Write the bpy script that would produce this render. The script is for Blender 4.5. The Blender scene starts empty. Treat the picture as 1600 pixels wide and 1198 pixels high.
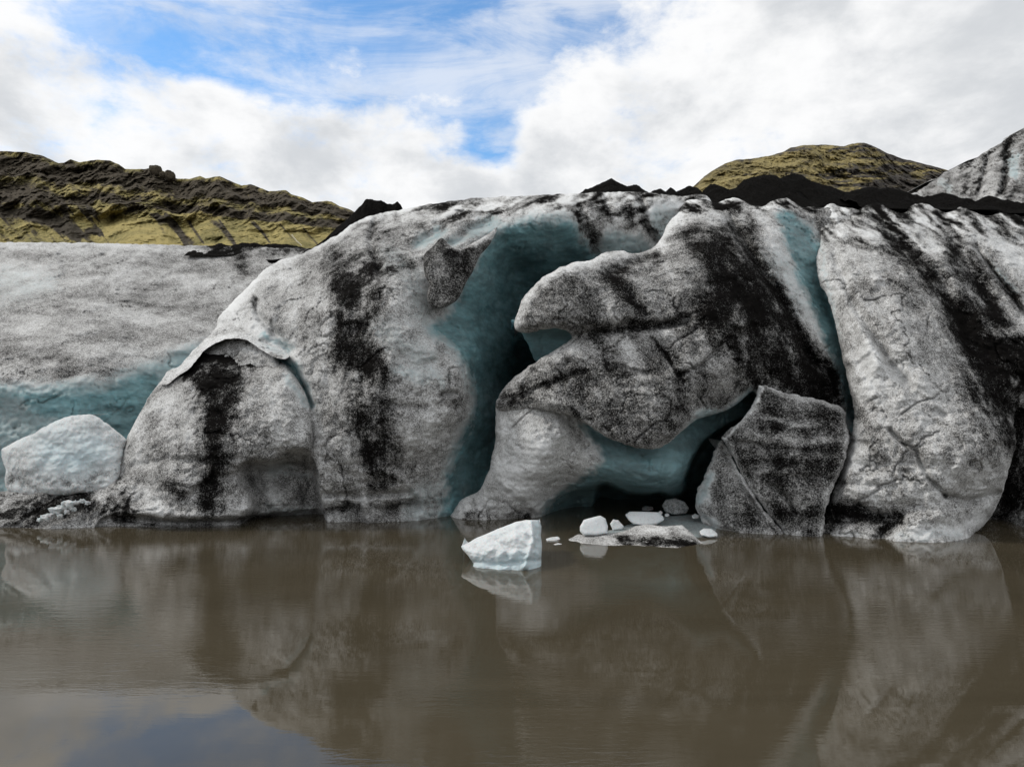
import bpy, math, random
import numpy as np

# ------------------------------------------------------------------ camera
F, CX, HY, CH = 1130.0, 800.0, 620.0, 4.6      # focal length (photo px), principal column, horizon row, camera height (m)
SC = bpy.context.scene
COL = SC.collection
cam_d = bpy.data.cameras.new('camera')
cam_d.sensor_width = 36.0
cam_d.lens = 36.0 * F / 1600.0
cam_d.shift_y = (HY - 599.0) / 1600.0
cam_d.clip_start = 0.1
cam_d.clip_end = 12000
cam = bpy.data.objects.new('camera', cam_d)
cam.location = (0, 0, CH)
cam.rotation_euler = (math.radians(90), 0, 0)
COL.objects.link(cam)
SC.camera = cam

# ------------------------------------------------------------------ exposure
SC.view_settings.view_transform = 'Standard'
SC.view_settings.look = 'None'
SC.view_settings.exposure = 0.0
SC.view_settings.gamma = 1.0
SC.view_settings.use_curve_mapping = False
SC.render.engine = 'CYCLES'
SC.cycles.use_denoising = True
SC.cycles.max_bounces = 6
SC.cycles.diffuse_bounces = 3

# ------------------------------------------------------------------ node helpers
class NT:
    def __init__(s, tree):
        s.t = tree
    def new(s, typ, **kw):
        n = s.t.nodes.new(typ)
        for k, v in kw.items():
            setattr(n, k, v)
        return n
    def link(s, a, b):
        s.t.links.new(a, b)
    def put(s, sock, v):
        if hasattr(v, 'is_linked') or isinstance(v, bpy.types.NodeSocket):
            s.link(v, sock)
        else:
            sock.default_value = v
    def m(s, op, a, b=0.0, c=None, clamp=False):
        n = s.new('ShaderNodeMath', operation=op, use_clamp=clamp)
        s.put(n.inputs[0], a); s.put(n.inputs[1], b)
        if c is not None: s.put(n.inputs[2], c)
        return n.outputs[0]
    def ramp(s, v, lo, hi, a=0.0, b=1.0, smooth=True):
        n = s.new('ShaderNodeMapRange', interpolation_type='SMOOTHSTEP' if smooth else 'LINEAR')
        s.put(n.inputs['Value'], v); s.put(n.inputs['From Min'], lo); s.put(n.inputs['From Max'], hi)
        s.put(n.inputs['To Min'], a); s.put(n.inputs['To Max'], b)
        return n.outputs[0]
    def mix(s, f, a, b):
        n = s.new('ShaderNodeMix', data_type='RGBA')
        s.put(n.inputs[0], f); s.put(n.inputs[6], a); s.put(n.inputs[7], b)
        return n.outputs[2]
    def noise(s, vec, scale, detail=4.0, rough=0.6, dist=0.0):
        n = s.new('ShaderNodeTexNoise')
        s.put(n.inputs['Vector'], vec); n.inputs['Scale'].default_value = scale
        n.inputs['Detail'].default_value = detail; n.inputs['Roughness'].default_value = rough
        n.inputs['Distortion'].default_value = dist
        return n.outputs['Fac']
    def scale(s, vec, xyz):
        n = s.new('ShaderNodeMapping', vector_type='POINT')
        s.put(n.inputs['Vector'], vec); n.inputs['Scale'].default_value = xyz
        return n.outputs[0]
    def attr(s, name):
        return s.new('ShaderNodeAttribute', attribute_name=name).outputs['Fac']

def rgb(*c): return (c[0], c[1], c[2], 1.0)

# ------------------------------------------------------------------ world: physical sky with broken cloud
SUN_EL, SUN_AZ = 44.0, -78.0      # azimuth measured from +Y (view direction) clockwise, degrees
W = bpy.data.worlds.new('World'); SC.world = W; W.use_nodes = True
wt = NT(W.node_tree)
W.node_tree.nodes.clear()
sky = wt.new('ShaderNodeTexSky', sky_type='NISHITA', sun_disc=False)
sky.sun_elevation = math.radians(SUN_EL); sky.sun_rotation = math.radians(SUN_AZ)
sky.air_density = 1.0; sky.dust_density = 0.1; sky.ozone_density = 3.0
tc = wt.new('ShaderNodeTexCoord').outputs['Generated']
sep = wt.new('ShaderNodeSeparateXYZ'); wt.link(tc, sep.inputs[0])
dx, dy, dz = sep.outputs
fy = wt.m('MAXIMUM', dy, 0.06)
U = wt.m('DIVIDE', dx, fy); V = wt.m('DIVIDE', dz, fy)
cvec = wt.scale(tc, (1.0, 1.0, 1.5))
big = wt.noise(cvec, 3.4, 8.0, 0.58, 0.15)
fine = wt.noise(cvec, 10.0, 9.0, 0.6, 0.1)
wisp = wt.noise(wt.scale(tc, (1.0, 1.0, 2.6)), 6.5, 9.0, 0.68, 0.3)
gaps = None
def gap(px, py, a, b, rot, k):
    global gaps
    u0, v0 = (px - CX) / F, (HY - py) / F
    c, s_ = math.cos(math.radians(rot)), math.sin(math.radians(rot))
    du = wt.m('SUBTRACT', U, u0); dv = wt.m('SUBTRACT', V, v0)
    p = wt.m('ADD', wt.m('MULTIPLY', du, c * F / a), wt.m('MULTIPLY', dv, s_ * F / a))
    q = wt.m('ADD', wt.m('MULTIPLY', du, -s_ * F / b), wt.m('MULTIPLY', dv, c * F / b))
    r = wt.m('ADD', wt.m('MULTIPLY', p, p), wt.m('MULTIPLY', q, q))
    g = wt.m('MULTIPLY', wt.m('EXPONENT', wt.m('MULTIPLY', r, -1.0)), k)
    gaps = g if gaps is None else wt.m('ADD', gaps, g)
gap(600, 15, 360, 85, 4, 0.58)
gap(330, 75, 260, 50, -20, 0.42)
gap(770, 95, 120, 70, -20, 0.42)
gap(775, 225, 46, 75, 12, 0.50)
gap(680, 150, 170, 80, -25, 0.26)
gap(850, 50, 90, 45, 25, 0.22)
gap(150, 30, 200, 55, -15, 0.26)
dens = wt.m('ADD', wt.m('MULTIPLY', big, 1.25), wt.m('MULTIPLY', fine, 0.85))
dens = wt.m('ADD', dens, wt.m('MULTIPLY', wisp, 0.55))
dens = wt.m('SUBTRACT', wt.m('ADD', dens, -0.94), gaps)
cover = wt.ramp(dens, -0.12, 0.30)
cir = wt.noise(wt.scale(tc, (1.0, 1.0, 4.5)), 3.2, 9.0, 0.66, 0.8)
cir2 = wt.noise(tc, 5.0, 6.0, 0.6, 0.4)
cover = wt.m('MAXIMUM', cover, wt.m('MULTIPLY', wt.ramp(wt.m('ADD', cir, wt.m('MULTIPLY', cir2, 0.5)), 0.62, 0.95), 0.62))
cover = wt.m('MULTIPLY', cover, 0.985)
tone = wt.m('ADD', wt.m('MULTIPLY', wt.noise(cvec, 5.2, 7.0, 0.55, 0.2), 0.9), wt.m('MULTIPLY', fine, 0.35))
CLOUD_LO, CLOUD_HI = 7.0, 10.0
tone = wt.m('ADD', tone, wt.ramp(dens, 0.05, 0.7, 0.14, -0.10))
cl = wt.mix(wt.ramp(tone, 0.48, 0.76), rgb(CLOUD_LO * .955, CLOUD_LO * .985, CLOUD_LO * 1.02), rgb(CLOUD_HI, CLOUD_HI, CLOUD_HI))
skyc = wt.new('ShaderNodeMix', data_type='RGBA', blend_type='MULTIPLY')
skyc.inputs[0].default_value = 1.0
wt.link(sky.outputs[0], skyc.inputs[6]); skyc.inputs[7].default_value = rgb(1.3, 1.7, 1.85)
mixc = wt.mix(cover, skyc.outputs[2], cl)
bg = wt.new('ShaderNodeBackground'); wt.link(mixc, bg.inputs[0]); bg.inputs[1].default_value = 0.10
wo = wt.new('ShaderNodeOutputWorld'); wt.link(bg.outputs[0], wo.inputs[0])

# ------------------------------------------------------------------ sun (veiled by cloud)
sl = bpy.data.lights.new('sun', 'SUN'); sl.energy = 2.0; sl.angle = math.radians(8); sl.color = (1.0, 0.955, 0.89)
so = bpy.data.objects.new('sun', sl); COL.objects.link(so)
az, el = math.radians(SUN_AZ), math.radians(SUN_EL)
from mathutils import Vector
sd = Vector((math.sin(az) * math.cos(el), math.cos(az) * math.cos(el), math.sin(el)))
so.rotation_euler = sd.to_track_quat('Z', 'Y').to_euler()
so.location = sd * 100

# ------------------------------------------------------------------ numpy noise
def _hash(ix, iy, iz, seed):
    h = (ix.astype(np.uint32) * np.uint32(374761393) + iy.astype(np.uint32) * np.uint32(668265263)
         + iz.astype(np.uint32) * np.uint32(2147483647 & 0x5bd1e995) + np.uint32((seed * 362437 + 12345) & 0xffffffff))
    h = (h ^ (h >> np.uint32(13))) * np.uint32(1274126177)
    h = (h ^ (h >> np.uint32(16))) * np.uint32(2246822519)
    return h ^ (h >> np.uint32(15))
def _grad(h, x, y, z):
    a = (h & np.uint32(1023)).astype(np.float32) * np.float32(2 * math.pi / 1024)
    w = ((h >> np.uint32(10)) & np.uint32(1023)).astype(np.float32) * np.float32(2 / 1023) - 1
    r = np.sqrt(np.maximum(0, 1 - w * w))
    return r * np.cos(a) * x + r * np.sin(a) * y + w * z
def gnoise(x, y, z, seed=0):
    x = np.asarray(x, np.float32); y = np.asarray(y, np.float32) + 0 * x; z = np.asarray(z, np.float32) + 0 * x
    xi, yi, zi = np.floor(x).astype(np.int64), np.floor(y).astype(np.int64), np.floor(z).astype(np.int64)
    fx, fyy, fz = x - xi, y - yi, z - zi
    u, v, w = [t * t * t * (t * (t * 6 - 15) + 10) for t in (fx, fyy, fz)]
    out = 0
    for a in (0, 1):
        for b in (0, 1):
            for c in (0, 1):
                g = _grad(_hash(xi + a, yi + b, zi + c, seed), fx - a, fyy - b, fz - c)
                out = out + (u if a else 1 - u) * (v if b else 1 - v) * (w if c else 1 - w) * g
    return out * 1.5
def fbm(x, y, z, sc=1.0, octv=4, gain=0.5, seed=0):
    o, amp, tot = 0, 1.0, 0
    for k in range(octv):
        o = o + amp * gnoise(x * sc, y * sc, z * sc, seed + k * 17)
        tot += amp; amp *= gain; sc *= 2.03
    return o / tot
def sstep(a, b, x):
    t = np.clip((x - a) / (b - a), 0, 1)
    return t * t * (3 - 2 * t)

# ------------------------------------------------------------------ geometry helpers
def to_world(px, py, d):
    return np.stack([(px - CX) / F * d, d, CH + (HY - py) / F * d], -1)

def smooth_poly(pts, step=2.0, closed=True, tension=0.5):
    P = np.array(pts, float); n = len(P); out = []
    rng = range(n) if closed else range(n - 1)
    for i in rng:
        if closed: p0, p1, p2, p3 = P[i - 1], P[i], P[(i + 1) % n], P[(i + 2) % n]
        else: p0, p1, p2, p3 = P[max(i - 1, 0)], P[i], P[i + 1], P[min(i + 2, n - 1)]
        L = np.linalg.norm(p2 - p1); k = max(2, int(L / step))
        l01, l23 = np.linalg.norm(p1 - p0), np.linalg.norm(p3 - p2)
        m1 = (p2 - p0) / max(l01 + L, 1e-6) * min(L, 1.5 * l01 + 1e-6) ; m2 = (p3 - p1) / max(l23 + L, 1e-6) * min(L, 1.5 * l23 + 1e-6)
        t = (np.arange(k) / k)[:, None]
        out.append((2*t**3-3*t**2+1)*p1 + (t**3-2*t**2+t)*m1 + (-2*t**3+3*t**2)*p2 + (t**3-t**2)*m2)
    if not closed: out.append(P[-1:])
    return np.concatenate(out)

def inside(poly, X, Y):
    r = np.zeros(X.shape, bool)
    x1, y1 = poly[:, 0], poly[:, 1]; x2, y2 = np.roll(x1, -1), np.roll(y1, -1)
    for a, b, c, d in zip(x1, y1, x2, y2):
        if b == d: continue
        hit = ((b > Y) != (d > Y)) & (X < (c - a) * (Y - b) / (d - b) + a)
        r ^= hit
    return r

def dist_to(samples, X, Y, arg=False):
    s = samples.astype(np.float32); n = X.size
    best = np.empty(n, np.float32); idx = np.empty(n, np.int32)
    xs, ys = X.ravel().astype(np.float32), Y.ravel().astype(np.float32)
    for i in range(0, n, 20000):
        dd = (xs[i:i+20000, None] - s[None, :, 0]) ** 2 + (ys[i:i+20000, None] - s[None, :, 1]) ** 2
        j = dd.argmin(1); idx[i:i+20000] = j
        best[i:i+20000] = np.sqrt(dd[np.arange(len(j)), j])
    return (best.reshape(X.shape), idx.reshape(X.shape)) if arg else best.reshape(X.shape)

def seg_dist(pts, X, Y):
    """distance to an open polyline, and position along it 0..1"""
    best = np.full(X.shape, 1e9); par = np.zeros(X.shape)
    P = np.array(pts, float); n = len(P) - 1
    if n == 0:
        return np.hypot(X - P[0, 0], Y - P[0, 1]), par
    for i in range(n):
        a, b = P[i], P[i + 1]; ab = b - a
        t = np.clip(((X - a[0]) * ab[0] + (Y - a[1]) * ab[1]) / max(ab @ ab, 1e-9), 0, 1)
        dd = np.hypot(X - a[0] - t * ab[0], Y - a[1] - t * ab[1])
        m = dd < best
        best = np.where(m, dd, best); par = np.where(m, (i + t) / n, par)
    return best, par

def tps(ctrl, X, Y, smooth=0.02):
    C = np.array(ctrl, float); p = C[:, :2] / 300.0; n = len(p)
    def phi(r2): return 0.5 * r2 * np.log(r2 + 1e-9)
    K = phi(((p[:, None] - p[None]) ** 2).sum(-1)) + smooth * np.eye(n)
    A = np.zeros((n + 3, n + 3)); A[:n, :n] = K; A[:n, n] = 1; A[:n, n+1:] = p; A[n, :n] = 1; A[n+1:, :n] = p.T
    w = np.linalg.solve(A, np.concatenate([C[:, 2], np.zeros(3)]))
    out = np.zeros(X.shape); x, y = X / 300.0, Y / 300.0
    for i in range(n):
        out += w[i] * phi((x - p[i, 0]) ** 2 + (y - p[i, 1]) ** 2)
    return out + w[n] + w[n+1] * x + w[n+2] * y

def link_mesh(name, verts, faces, mat, parent=None, attrs=None, smooth=True):
    me = bpy.data.meshes.new(name)
    verts = np.ascontiguousarray(verts, np.float32); faces = np.asarray(faces)
    nv, nf = len(verts), len(faces); k = faces.shape[1]
    me.vertices.add(nv); me.vertices.foreach_set('co', verts.ravel())
    me.loops.add(nf * k); me.polygons.add(nf)
    me.polygons.foreach_set('loop_start', np.arange(0, nf * k, k, dtype=np.int32))
    me.loops.foreach_set('vertex_index', faces.astype(np.int32).ravel())
    me.polygons.foreach_set('use_smooth', np.full(nf, smooth))
    me.update(calc_edges=True)
    for an, av in (attrs or {}).items():
        a = me.attributes.new(an, 'FLOAT', 'POINT'); a.data.foreach_set('value', np.asarray(av, np.float32))
    me.materials.append(mat)
    me.validate()
    o = bpy.data.objects.new(name, me); COL.objects.link(o)
    if parent is not None: o.parent = parent
    return o

def tag(o, label=None, cat=None, group=None, kind=None):
    if label: o['label'] = label
    if cat: o['category'] = cat
    if group: o['group'] = group
    if kind: o['kind'] = kind
    return o

def paint(strokes, X, Y):
    """sum of soft strokes: (points, width or (w0, w1), strength)"""
    out = np.zeros(X.shape)
    for pts, w, k in strokes:
        if isinstance(w, tuple): w0, w1 = w
        else: w0 = w1 = w
        P = np.array(pts); wm = max(w0, w1) * 2.6
        m = (X > P[:, 0].min() - wm) & (X < P[:, 0].max() + wm) & (Y > P[:, 1].min() - wm) & (Y < P[:, 1].max() + wm)
        if not m.any(): continue
        dd, t = seg_dist(pts, X[m], Y[m])
        out[m] += k * np.exp(-(dd / (w0 + (w1 - w0) * t)) ** 2)
    return out

def poly_mask(poly, X, Y, soft):
    P = smooth_poly(poly, 3.0)
    out = np.zeros(X.shape); pad = soft * 1.5
    m = (X > P[:, 0].min() - pad) & (X < P[:, 0].max() + pad) & (Y > P[:, 1].min() - pad) & (Y < P[:, 1].max() + pad)
    if not m.any(): return out
    x, y = X[m], Y[m]
    dd = dist_to(P, x, y); s = np.where(inside(P, x, y), dd, -dd)
    out[m] = sstep(-soft, soft, s)
    return out

def ice_body(name, outline, ctrl, mat, parent=None, step=1.6, rim=26.0, rimk=1.0, rough=1.0, ragged=1.2,
             grooves=(), offsets=(), dirt=0.42, strokes=(), blues=(), blue_strokes=(), back=(0.5, 1.5, 4.0, 8.0),
             seed=0, streak=0.5, tps_smooth=0.02, layer=0.085, clean_rim=0.0, inset=4.0, facet=0, flow=(0.06, 1.0), crest=None, crest_dir=(1.0, -0.3), crest_k=0.9, sharp=False, fract=1.0, cracks=1.0):
    """a mass of ice: outline and relief (depth in metres at control points), rounded rims, sides running back"""
    P = smooth_poly(outline, 2.0)
    if sharp:
        Q0 = np.array(outline, float); Q1 = np.roll(Q0, -1, 0)
        lin = np.concatenate([a + (b - a) * (np.arange(max(2, int(np.linalg.norm(b - a) / 1.0))) / max(2, int(np.linalg.norm(b - a) / 1.0)))[:, None] for a, b in zip(Q0, Q1)])
        P = lin
    tn = np.roll(P, -2, 0) - np.roll(P, 2, 0); tn /= np.linalg.norm(tn, axis=1)[:, None] + 1e-9
    area = 0.5 * np.sum(P[:, 0] * np.roll(P[:, 1], -1) - np.roll(P[:, 0], -1) * P[:, 1])
    nrm = np.stack([tn[:, 1], -tn[:, 0]], -1) * (1 if area > 0 else -1)      # outward
    rg = ragged * (fbm(P[:, 0], P[:, 1], P[:, 0] * 0 + seed, 0.05, 4, 0.65, seed + 5)) * 3.2
    P = P + nrm * rg[:, None]
    x0, y0 = P.min(0) - 2; x1, y1 = P.max(0) + 2
    gx = np.arange(x0, x1 + step, step); gy = np.arange(y0, y1 + step, step)
    X, Y = np.meshgrid(gx, gy)
    ins = inside(P, X, Y)
    cell = ins[:-1, :-1] & ins[1:, :-1] & ins[:-1, 1:] & ins[1:, 1:]
    ny, nx = X.shape
    ids = np.arange(nx * ny).reshape(ny, nx)
    quads = np.stack([ids[:-1, :-1], ids[1:, :-1], ids[1:, 1:], ids[:-1, 1:]], -1)[cell]   # facing the camera
    e = np.concatenate([quads[:, [0, 1]], quads[:, [1, 2]], quads[:, [2, 3]], quads[:, [3, 0]]])
    key = e[:, 0].astype(np.int64) * (nx * ny) + e[:, 1]; rev = e[:, 1].astype(np.int64) * (nx * ny) + e[:, 0]
    bnd = e[~np.isin(key, rev)]
    used = np.unique(quads); remap = np.full(nx * ny, -1); remap[used] = np.arange(len(used))
    quads = remap[quads]; bnd = remap[bnd]
    px, py = X.ravel()[used], Y.ravel()[used]
    bi = np.unique(bnd)
    D, J = dist_to(P, px, py, True)
    px[bi] = P[J[bi], 0]; py[bi] = P[J[bi], 1]; D[bi] = 0
    d = tps(ctrl, px, py, tps_smooth)
    if facet:      # broken faces: the outer hull of tangent planes
        rs = np.random.RandomState(seed); pick = rs.choice(len(px), facet, replace=False)
        qx, qy = px[pick], py[pick]
        q0 = tps(ctrl, qx, qy, tps_smooth); gxx = (tps(ctrl, qx + 1, qy, tps_smooth) - q0); gyy = (tps(ctrl, qx, qy + 1, tps_smooth) - q0)
        hull = np.max(q0[:, None] + 1.25 * gxx[:, None] * (px[None] - qx[:, None]) + 1.25 * gyy[:, None] * (py[None] - qy[:, None]), 0)
        d = 0.45 * d + 0.55 * hull
    wv = to_world(px, py, d)
    wx = 7 * fbm(wv[:, 0], wv[:, 1], wv[:, 2], 0.55, 4, 0.6, seed + 40) * 2.0
    wy = 7 * fbm(wv[:, 0], wv[:, 1], wv[:, 2], 0.55, 4, 0.6, seed + 60) * 2.0
    gxw, gyw = px + wx * 0.45, py + wy * 0.45
    for pts, w, k in grooves:
        d = d + paint([(pts, w, k)], gxw, gyw)
    for poly, dl, soft in offsets:
        d = d + dl * poly_mask(poly, gxw, gyw, soft)
    # rounded rim
    R = rim
    q = np.clip(1 - D / R, 0, 1)
    d = d + rimk * R * d / F * (1 - np.sqrt(np.maximum(0, 1 - q ** 2)))
    # surface relief
    w0 = to_world(px, py, d); x, y, z = w0.T
    n1 = fbm(x, y, z, 0.42, 3, 0.5, seed + 1)
    n2 = fbm(x, y * 1.0, z, 1.5, 3, 0.55, seed + 2)
    n3 = fbm(x, y, z, 5.0, 3, 0.6, seed + 3)
    cups = np.abs(gnoise(x * 3.1, y * 3.1, z * 3.6, seed + 9))
    rid2 = np.abs(fbm(x, y, z, 0.9, 3, 0.5, seed + 6))
    cr0 = gnoise(x * 0.5 + 0.35 * n2, y * 0.5, z * 0.62 + 0.35 * n2, seed + 11)
    gate = sstep(0.02, 0.22, gnoise(x * 0.35, y * 0.35, z * 0.35, seed + 12))
    crack = np.exp(-(cr0 / 0.022) ** 2) * gate
    cr1 = gnoise(x * 1.1, y * 1.1, z * 1.3 + 0.3 * n3, seed + 13)
    crack = np.maximum(crack, 0.6 * np.exp(-(cr1 / 0.03) ** 2) * sstep(0.05, 0.3, gnoise(x * 0.6, y * 0.6, z * 0.6, seed + 14)))
    rel = 0.30 * n1 + 0.10 * n2 - 0.26 * (rid2 - 0.2) + 0.06 * n3 + 0.075 * (cups - 0.25) + 0.13 * crack * cracks
    if layer:
        zz = z + 0.25 * fbm(x, y, z * 0.3, 0.5, 3, 0.5, seed + 21)
        rel = rel + layer * fbm(x * 0.22, y * 0.22, zz * 2.2, 1.0, 3, 0.6, seed + 22)
    if fract:
        fx_, fy_ = (px + wx * 1.3) / 84.0, (py + wy * 1.3) / 62.0
        f1 = np.full(len(px), 9.0); f2 = np.full(len(px), 9.0); o1 = np.zeros(len(px)); o2 = np.zeros(len(px))
        ci, cj = np.floor(fx_), np.floor(fy_)
        for a in (-1, 0, 1):
            for b_ in (-1, 0, 1):
                ii, jj = (ci + a).astype(np.int64) + 5000, (cj + b_).astype(np.int64) + 5000
                h = _hash(ii, jj, ii * 0 + 7, seed + 300)
                r = [((h >> np.uint32(k)) & np.uint32(127)).astype(np.float64) / 127.0 for k in (0, 7, 14, 21)]
                ex, ey = fx_ - (ci + a + r[0]), fy_ - (cj + b_ + r[1])
                dd_ = np.hypot(ex, ey)
                off_ = 0.22 * (r[2] - 0.5) + 0.30 * (r[3] - 0.5) * ex + 0.34 * (((h >> np.uint32(25)) & np.uint32(127)).astype(np.float64) / 127.0 - 0.5) * ey
                m1 = dd_ < f1; m2 = (~m1) & (dd_ < f2)
                f2 = np.where(m1, f1, np.where(m2, dd_, f2)); o2 = np.where(m1, o1, np.where(m2, off_, o2))
                f1 = np.where(m1, dd_, f1); o1 = np.where(m1, off_, o1)
        k_ = 0.5 + 0.5 * np.clip((f2 - f1) / 0.13, 0, 1)
        pl_ = k_ * o1 + (1 - k_) * o2
        rel = rel + fract * pl_ / max(rough, 1e-3) * np.clip(rough, 0, 1)
    d = d + rough * rel * np.clip(D / 6 + 0.25, 0, 1)
    # dirt and clear-ice attributes
    fw = 0.75
    wf = fbm(x, y, z, 2.2, 4, 0.65, seed + 70); wg = fbm(x, y, z, 2.2, 4, 0.65, seed + 80)
    sx, sy = px + wx * fw * 1.5 + wf * 12, py + wy * fw * 1.5 + wg * 12
    fl = np.array(flow) / np.hypot(*flow); al = px * fl[0] + py * fl[1] + wx * .5; ac = -px * fl[1] + py * fl[0] + wy * .5
    st = fbm(ac * 0.026, al * 0.0055, px * 0 + seed, 1.0, 5, 0.62, seed + 30)
    bl_ = fbm(x, y, z * 1.3, 0.6, 5, 0.62, seed + 31)
    ed = fbm(x, y, z, 2.6, 4, 0.65, seed + 33)
    pt = paint(strokes, sx, sy); b_pre = 0.0
    pat = np.clip(0.60 + 1.0 * fbm(x * 1.5, y * 1.5, z * 0.4, 0.8, 4, 0.62, seed + 95) + 0.7 * fbm(x, y, z, 0.6, 4, 0.6, seed + 96), 0.15, 1.15)
    pt = np.where(pt > 0, 0.90 * pt * pat * (1 + 0.8 * ed + 0.7 * st), 0.9 * pt)
    di = dirt + 0.05 + pt + streak * (0.62 * st + 0.55 * bl_) + 0.12 * ed
    di = np.where(di > 1.0, 1.0 + 0.4 * (di - 1.0), di)
    di = di + 0.17 * crack * cracks + 0.25 * np.clip(0.15 - rid2, -0.2, 0.15) * 0
    di = di + 0.35 * np.clip(n2, -0.5, 0.5) * 0.6      # ash lodges in the hollows
    if crest:
        cd = np.array(crest_dir) / np.hypot(*crest_dir); c1 = px * cd[0] + py * cd[1] + wx; c2 = -px * cd[1] + py * cd[0] + wy
        cw = sstep(crest[1], crest[0], py + wy)
        cn = fbm(c2 * 0.075, c1 * 0.016, px * 0 + seed, 1.0, 4, 0.6, seed + 90)
        di = di + crest_k * cw * (2.6 * cn - 0.06)
    if clean_rim:
        di = di - clean_rim * np.exp(-(D / 7.0) ** 2)
    b = np.zeros(len(px))
    for poly, soft, k in blues:
        b = np.maximum(b, k * poly_mask(poly, sx, sy, soft))
    b = np.clip(b + paint(blue_strokes, sx, sy), 0, 1)
    di = di - 0.50 * b
    # sides running back
    V = [to_world(px, py, d)]; DI = [di]; B = [b]; Q = [quads]
    bmap = np.full(len(px), -1); bmap[bi] = np.arange(len(bi))
    prev = bi; base_n = len(px)
    for k, dk in enumerate(back):
        dd = d[bi] + dk
        cx_ = CX + (px[bi] - CX) * d[bi] / dd; cy_ = HY + (py[bi] - HY) * d[bi] / dd
        n_ = nrm[J[bi]]
        outw = (cx_ - px[bi]) * n_[:, 0] + (cy_ - py[bi]) * n_[:, 1]
        off = inset * (k + 1)
        ax = np.where(outw > -1.0, px[bi] - n_[:, 0] * off, cx_); ay = np.where(outw > -1.0, py[bi] - n_[:, 1] * off, cy_)
        V.append(to_world(ax, ay, dd)); DI.append(di[bi]); B.append(b[bi])
        cur = base_n + np.arange(len(bi)); base_n += len(bi)
        pm = (lambda v: v) if k == 0 else None
        a0 = bnd[:, 0] if k == 0 else prev[bmap[bnd[:, 0]]]
        a1 = bnd[:, 1] if k == 0 else prev[bmap[bnd[:, 1]]]
        Q.append(np.stack([a1, a0, cur[bmap[bnd[:, 0]]], cur[bmap[bnd[:, 1]]]], -1))
        prev = cur
    return link_mesh(name, np.concatenate(V), np.concatenate(Q), mat, parent,
                     {'dirt': np.concatenate(DI), 'clear': np.concatenate(B)})

# ------------------------------------------------------------------ materials
def new_mat(name):
    m = bpy.data.materials.new(name); m.use_nodes = True
    t = NT(m.node_tree); m.node_tree.nodes.clear()
    p = t.new('ShaderNodeBsdfPrincipled'); o = t.new('ShaderNodeOutputMaterial'); t.link(p.outputs[0], o.inputs[0])
    return m, t, p

def ice_material(name, grain=21.0, white=(0.72, 0.73, 0.73), teal=(0.128, 0.238, 0.258), bump=0.7, contrast=2.25, silt=0.72, sss=0.0, sss_scale=0.5):
    m, t, p = new_mat(name)
    co = t.new('ShaderNodeNewGeometry').outputs['Position']
    di, bl = t.attr('dirt'), t.attr('clear')
    n1 = t.noise(co, grain, 4.0, 0.75)
    n2 = t.noise(co, grain * 0.36, 4.0, 0.65)
    n3 = t.noise(t.scale(co, (0.5, 0.5, 1.6)), 1.6, 6.0, 0.62)
    mix_n = t.m('ADD', t.m('MULTIPLY', t.m('SUBTRACT', n1, 0.5), contrast), t.m('MULTIPLY', t.m('SUBTRACT', n2, 0.5), 0.7))
    damp = t.ramp(bl, 0.0, 1.0, 1.0, 0.35, False)
    v = t.m('ADD', di, t.m('MULTIPLY', mix_n, damp))
    mask = t.ramp(v, 0.22, 1.02)
    icec = t.mix(bl, rgb(*white), t.mix(t.ramp(n3, 0.32, 0.7), rgb(*[c * 0.7 for c in teal]), rgb(*[c * 1.35 for c in teal])))
    film = t.ramp(v, -0.20, 0.60, 0.0, silt)        # thin film of silt between clean ice and ash
    film = t.m('MULTIPLY', film, damp)
    icec = t.mix(film, icec, t.mix(n3, rgb(0.21, 0.20, 0.188), rgb(0.31, 0.30, 0.287)))
    col = t.mix(mask, icec, rgb(0.0065, 0.006, 0.0056))
    t.link(col, p.inputs['Base Color'])
    rr = t.ramp(bl, 0.0, 1.0, 0.62, 0.24, False)
    t.link(t.m('MAXIMUM', rr, t.m('MULTIPLY', mask, 0.9)), p.inputs['Roughness'])
    p.inputs['IOR'].default_value = 1.31
    t.link(t.m('MULTIPLY', t.ramp(mask, 0.0, 1.0, 1.0, 0.1, False), t.ramp(bl, 0.0, 1.0, 0.18, 0.42, False)), p.inputs['Specular IOR Level'])
    p.inputs['Subsurface Radius'].default_value = (0.25, 0.6, 0.75)
    p.inputs['Subsurface Scale'].default_value = sss_scale
    t.link(t.m('MAXIMUM', t.m('MULTIPLY', bl, 0.45), sss), p.inputs['Subsurface Weight'])
    b = t.new('ShaderNodeBump'); b.inputs['Strength'].default_value = bump; b.inputs['Distance'].default_value = 0.05
    t.link(t.m('ADD', t.m('MULTIPLY', n1, 0.6), n2), b.inputs['Height'])
    t.link(b.outputs[0], p.inputs['Normal'])
    return m
ICE = ice_material('glacier_ice')
CLEAN = ice_material('clean_ice', 18.0, (0.66, 0.69, 0.70), (0.30, 0.42, 0.46), 0.6, 1.3, 0.45, 0.25, 0.12)

def ash_material():
    m, t, p = new_mat('volcanic_ash')
    co = t.new('ShaderNodeNewGeometry').outputs['Position']
    n1 = t.noise(co, 9.0, 6.0, 0.7); n2 = t.noise(co, 1.1, 4.0, 0.6)
    c = t.mix(t.ramp(n1, 0.3, 0.75), rgb(0.003, 0.0029, 0.0027), rgb(0.013, 0.012, 0.011))
    t.link(c, p.inputs['Base Color']); p.inputs['Roughness'].default_value = 1.0
    p.inputs['Specular IOR Level'].default_value = 0.03
    b = t.new('ShaderNodeBump'); b.inputs['Strength'].default_value = 0.9; b.inputs['Distance'].default_value = 0.15
    t.link(t.m('ADD', n1, n2), b.inputs['Height']); t.link(b.outputs[0], p.inputs['Normal'])
    return m
ASH = ash_material()

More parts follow.
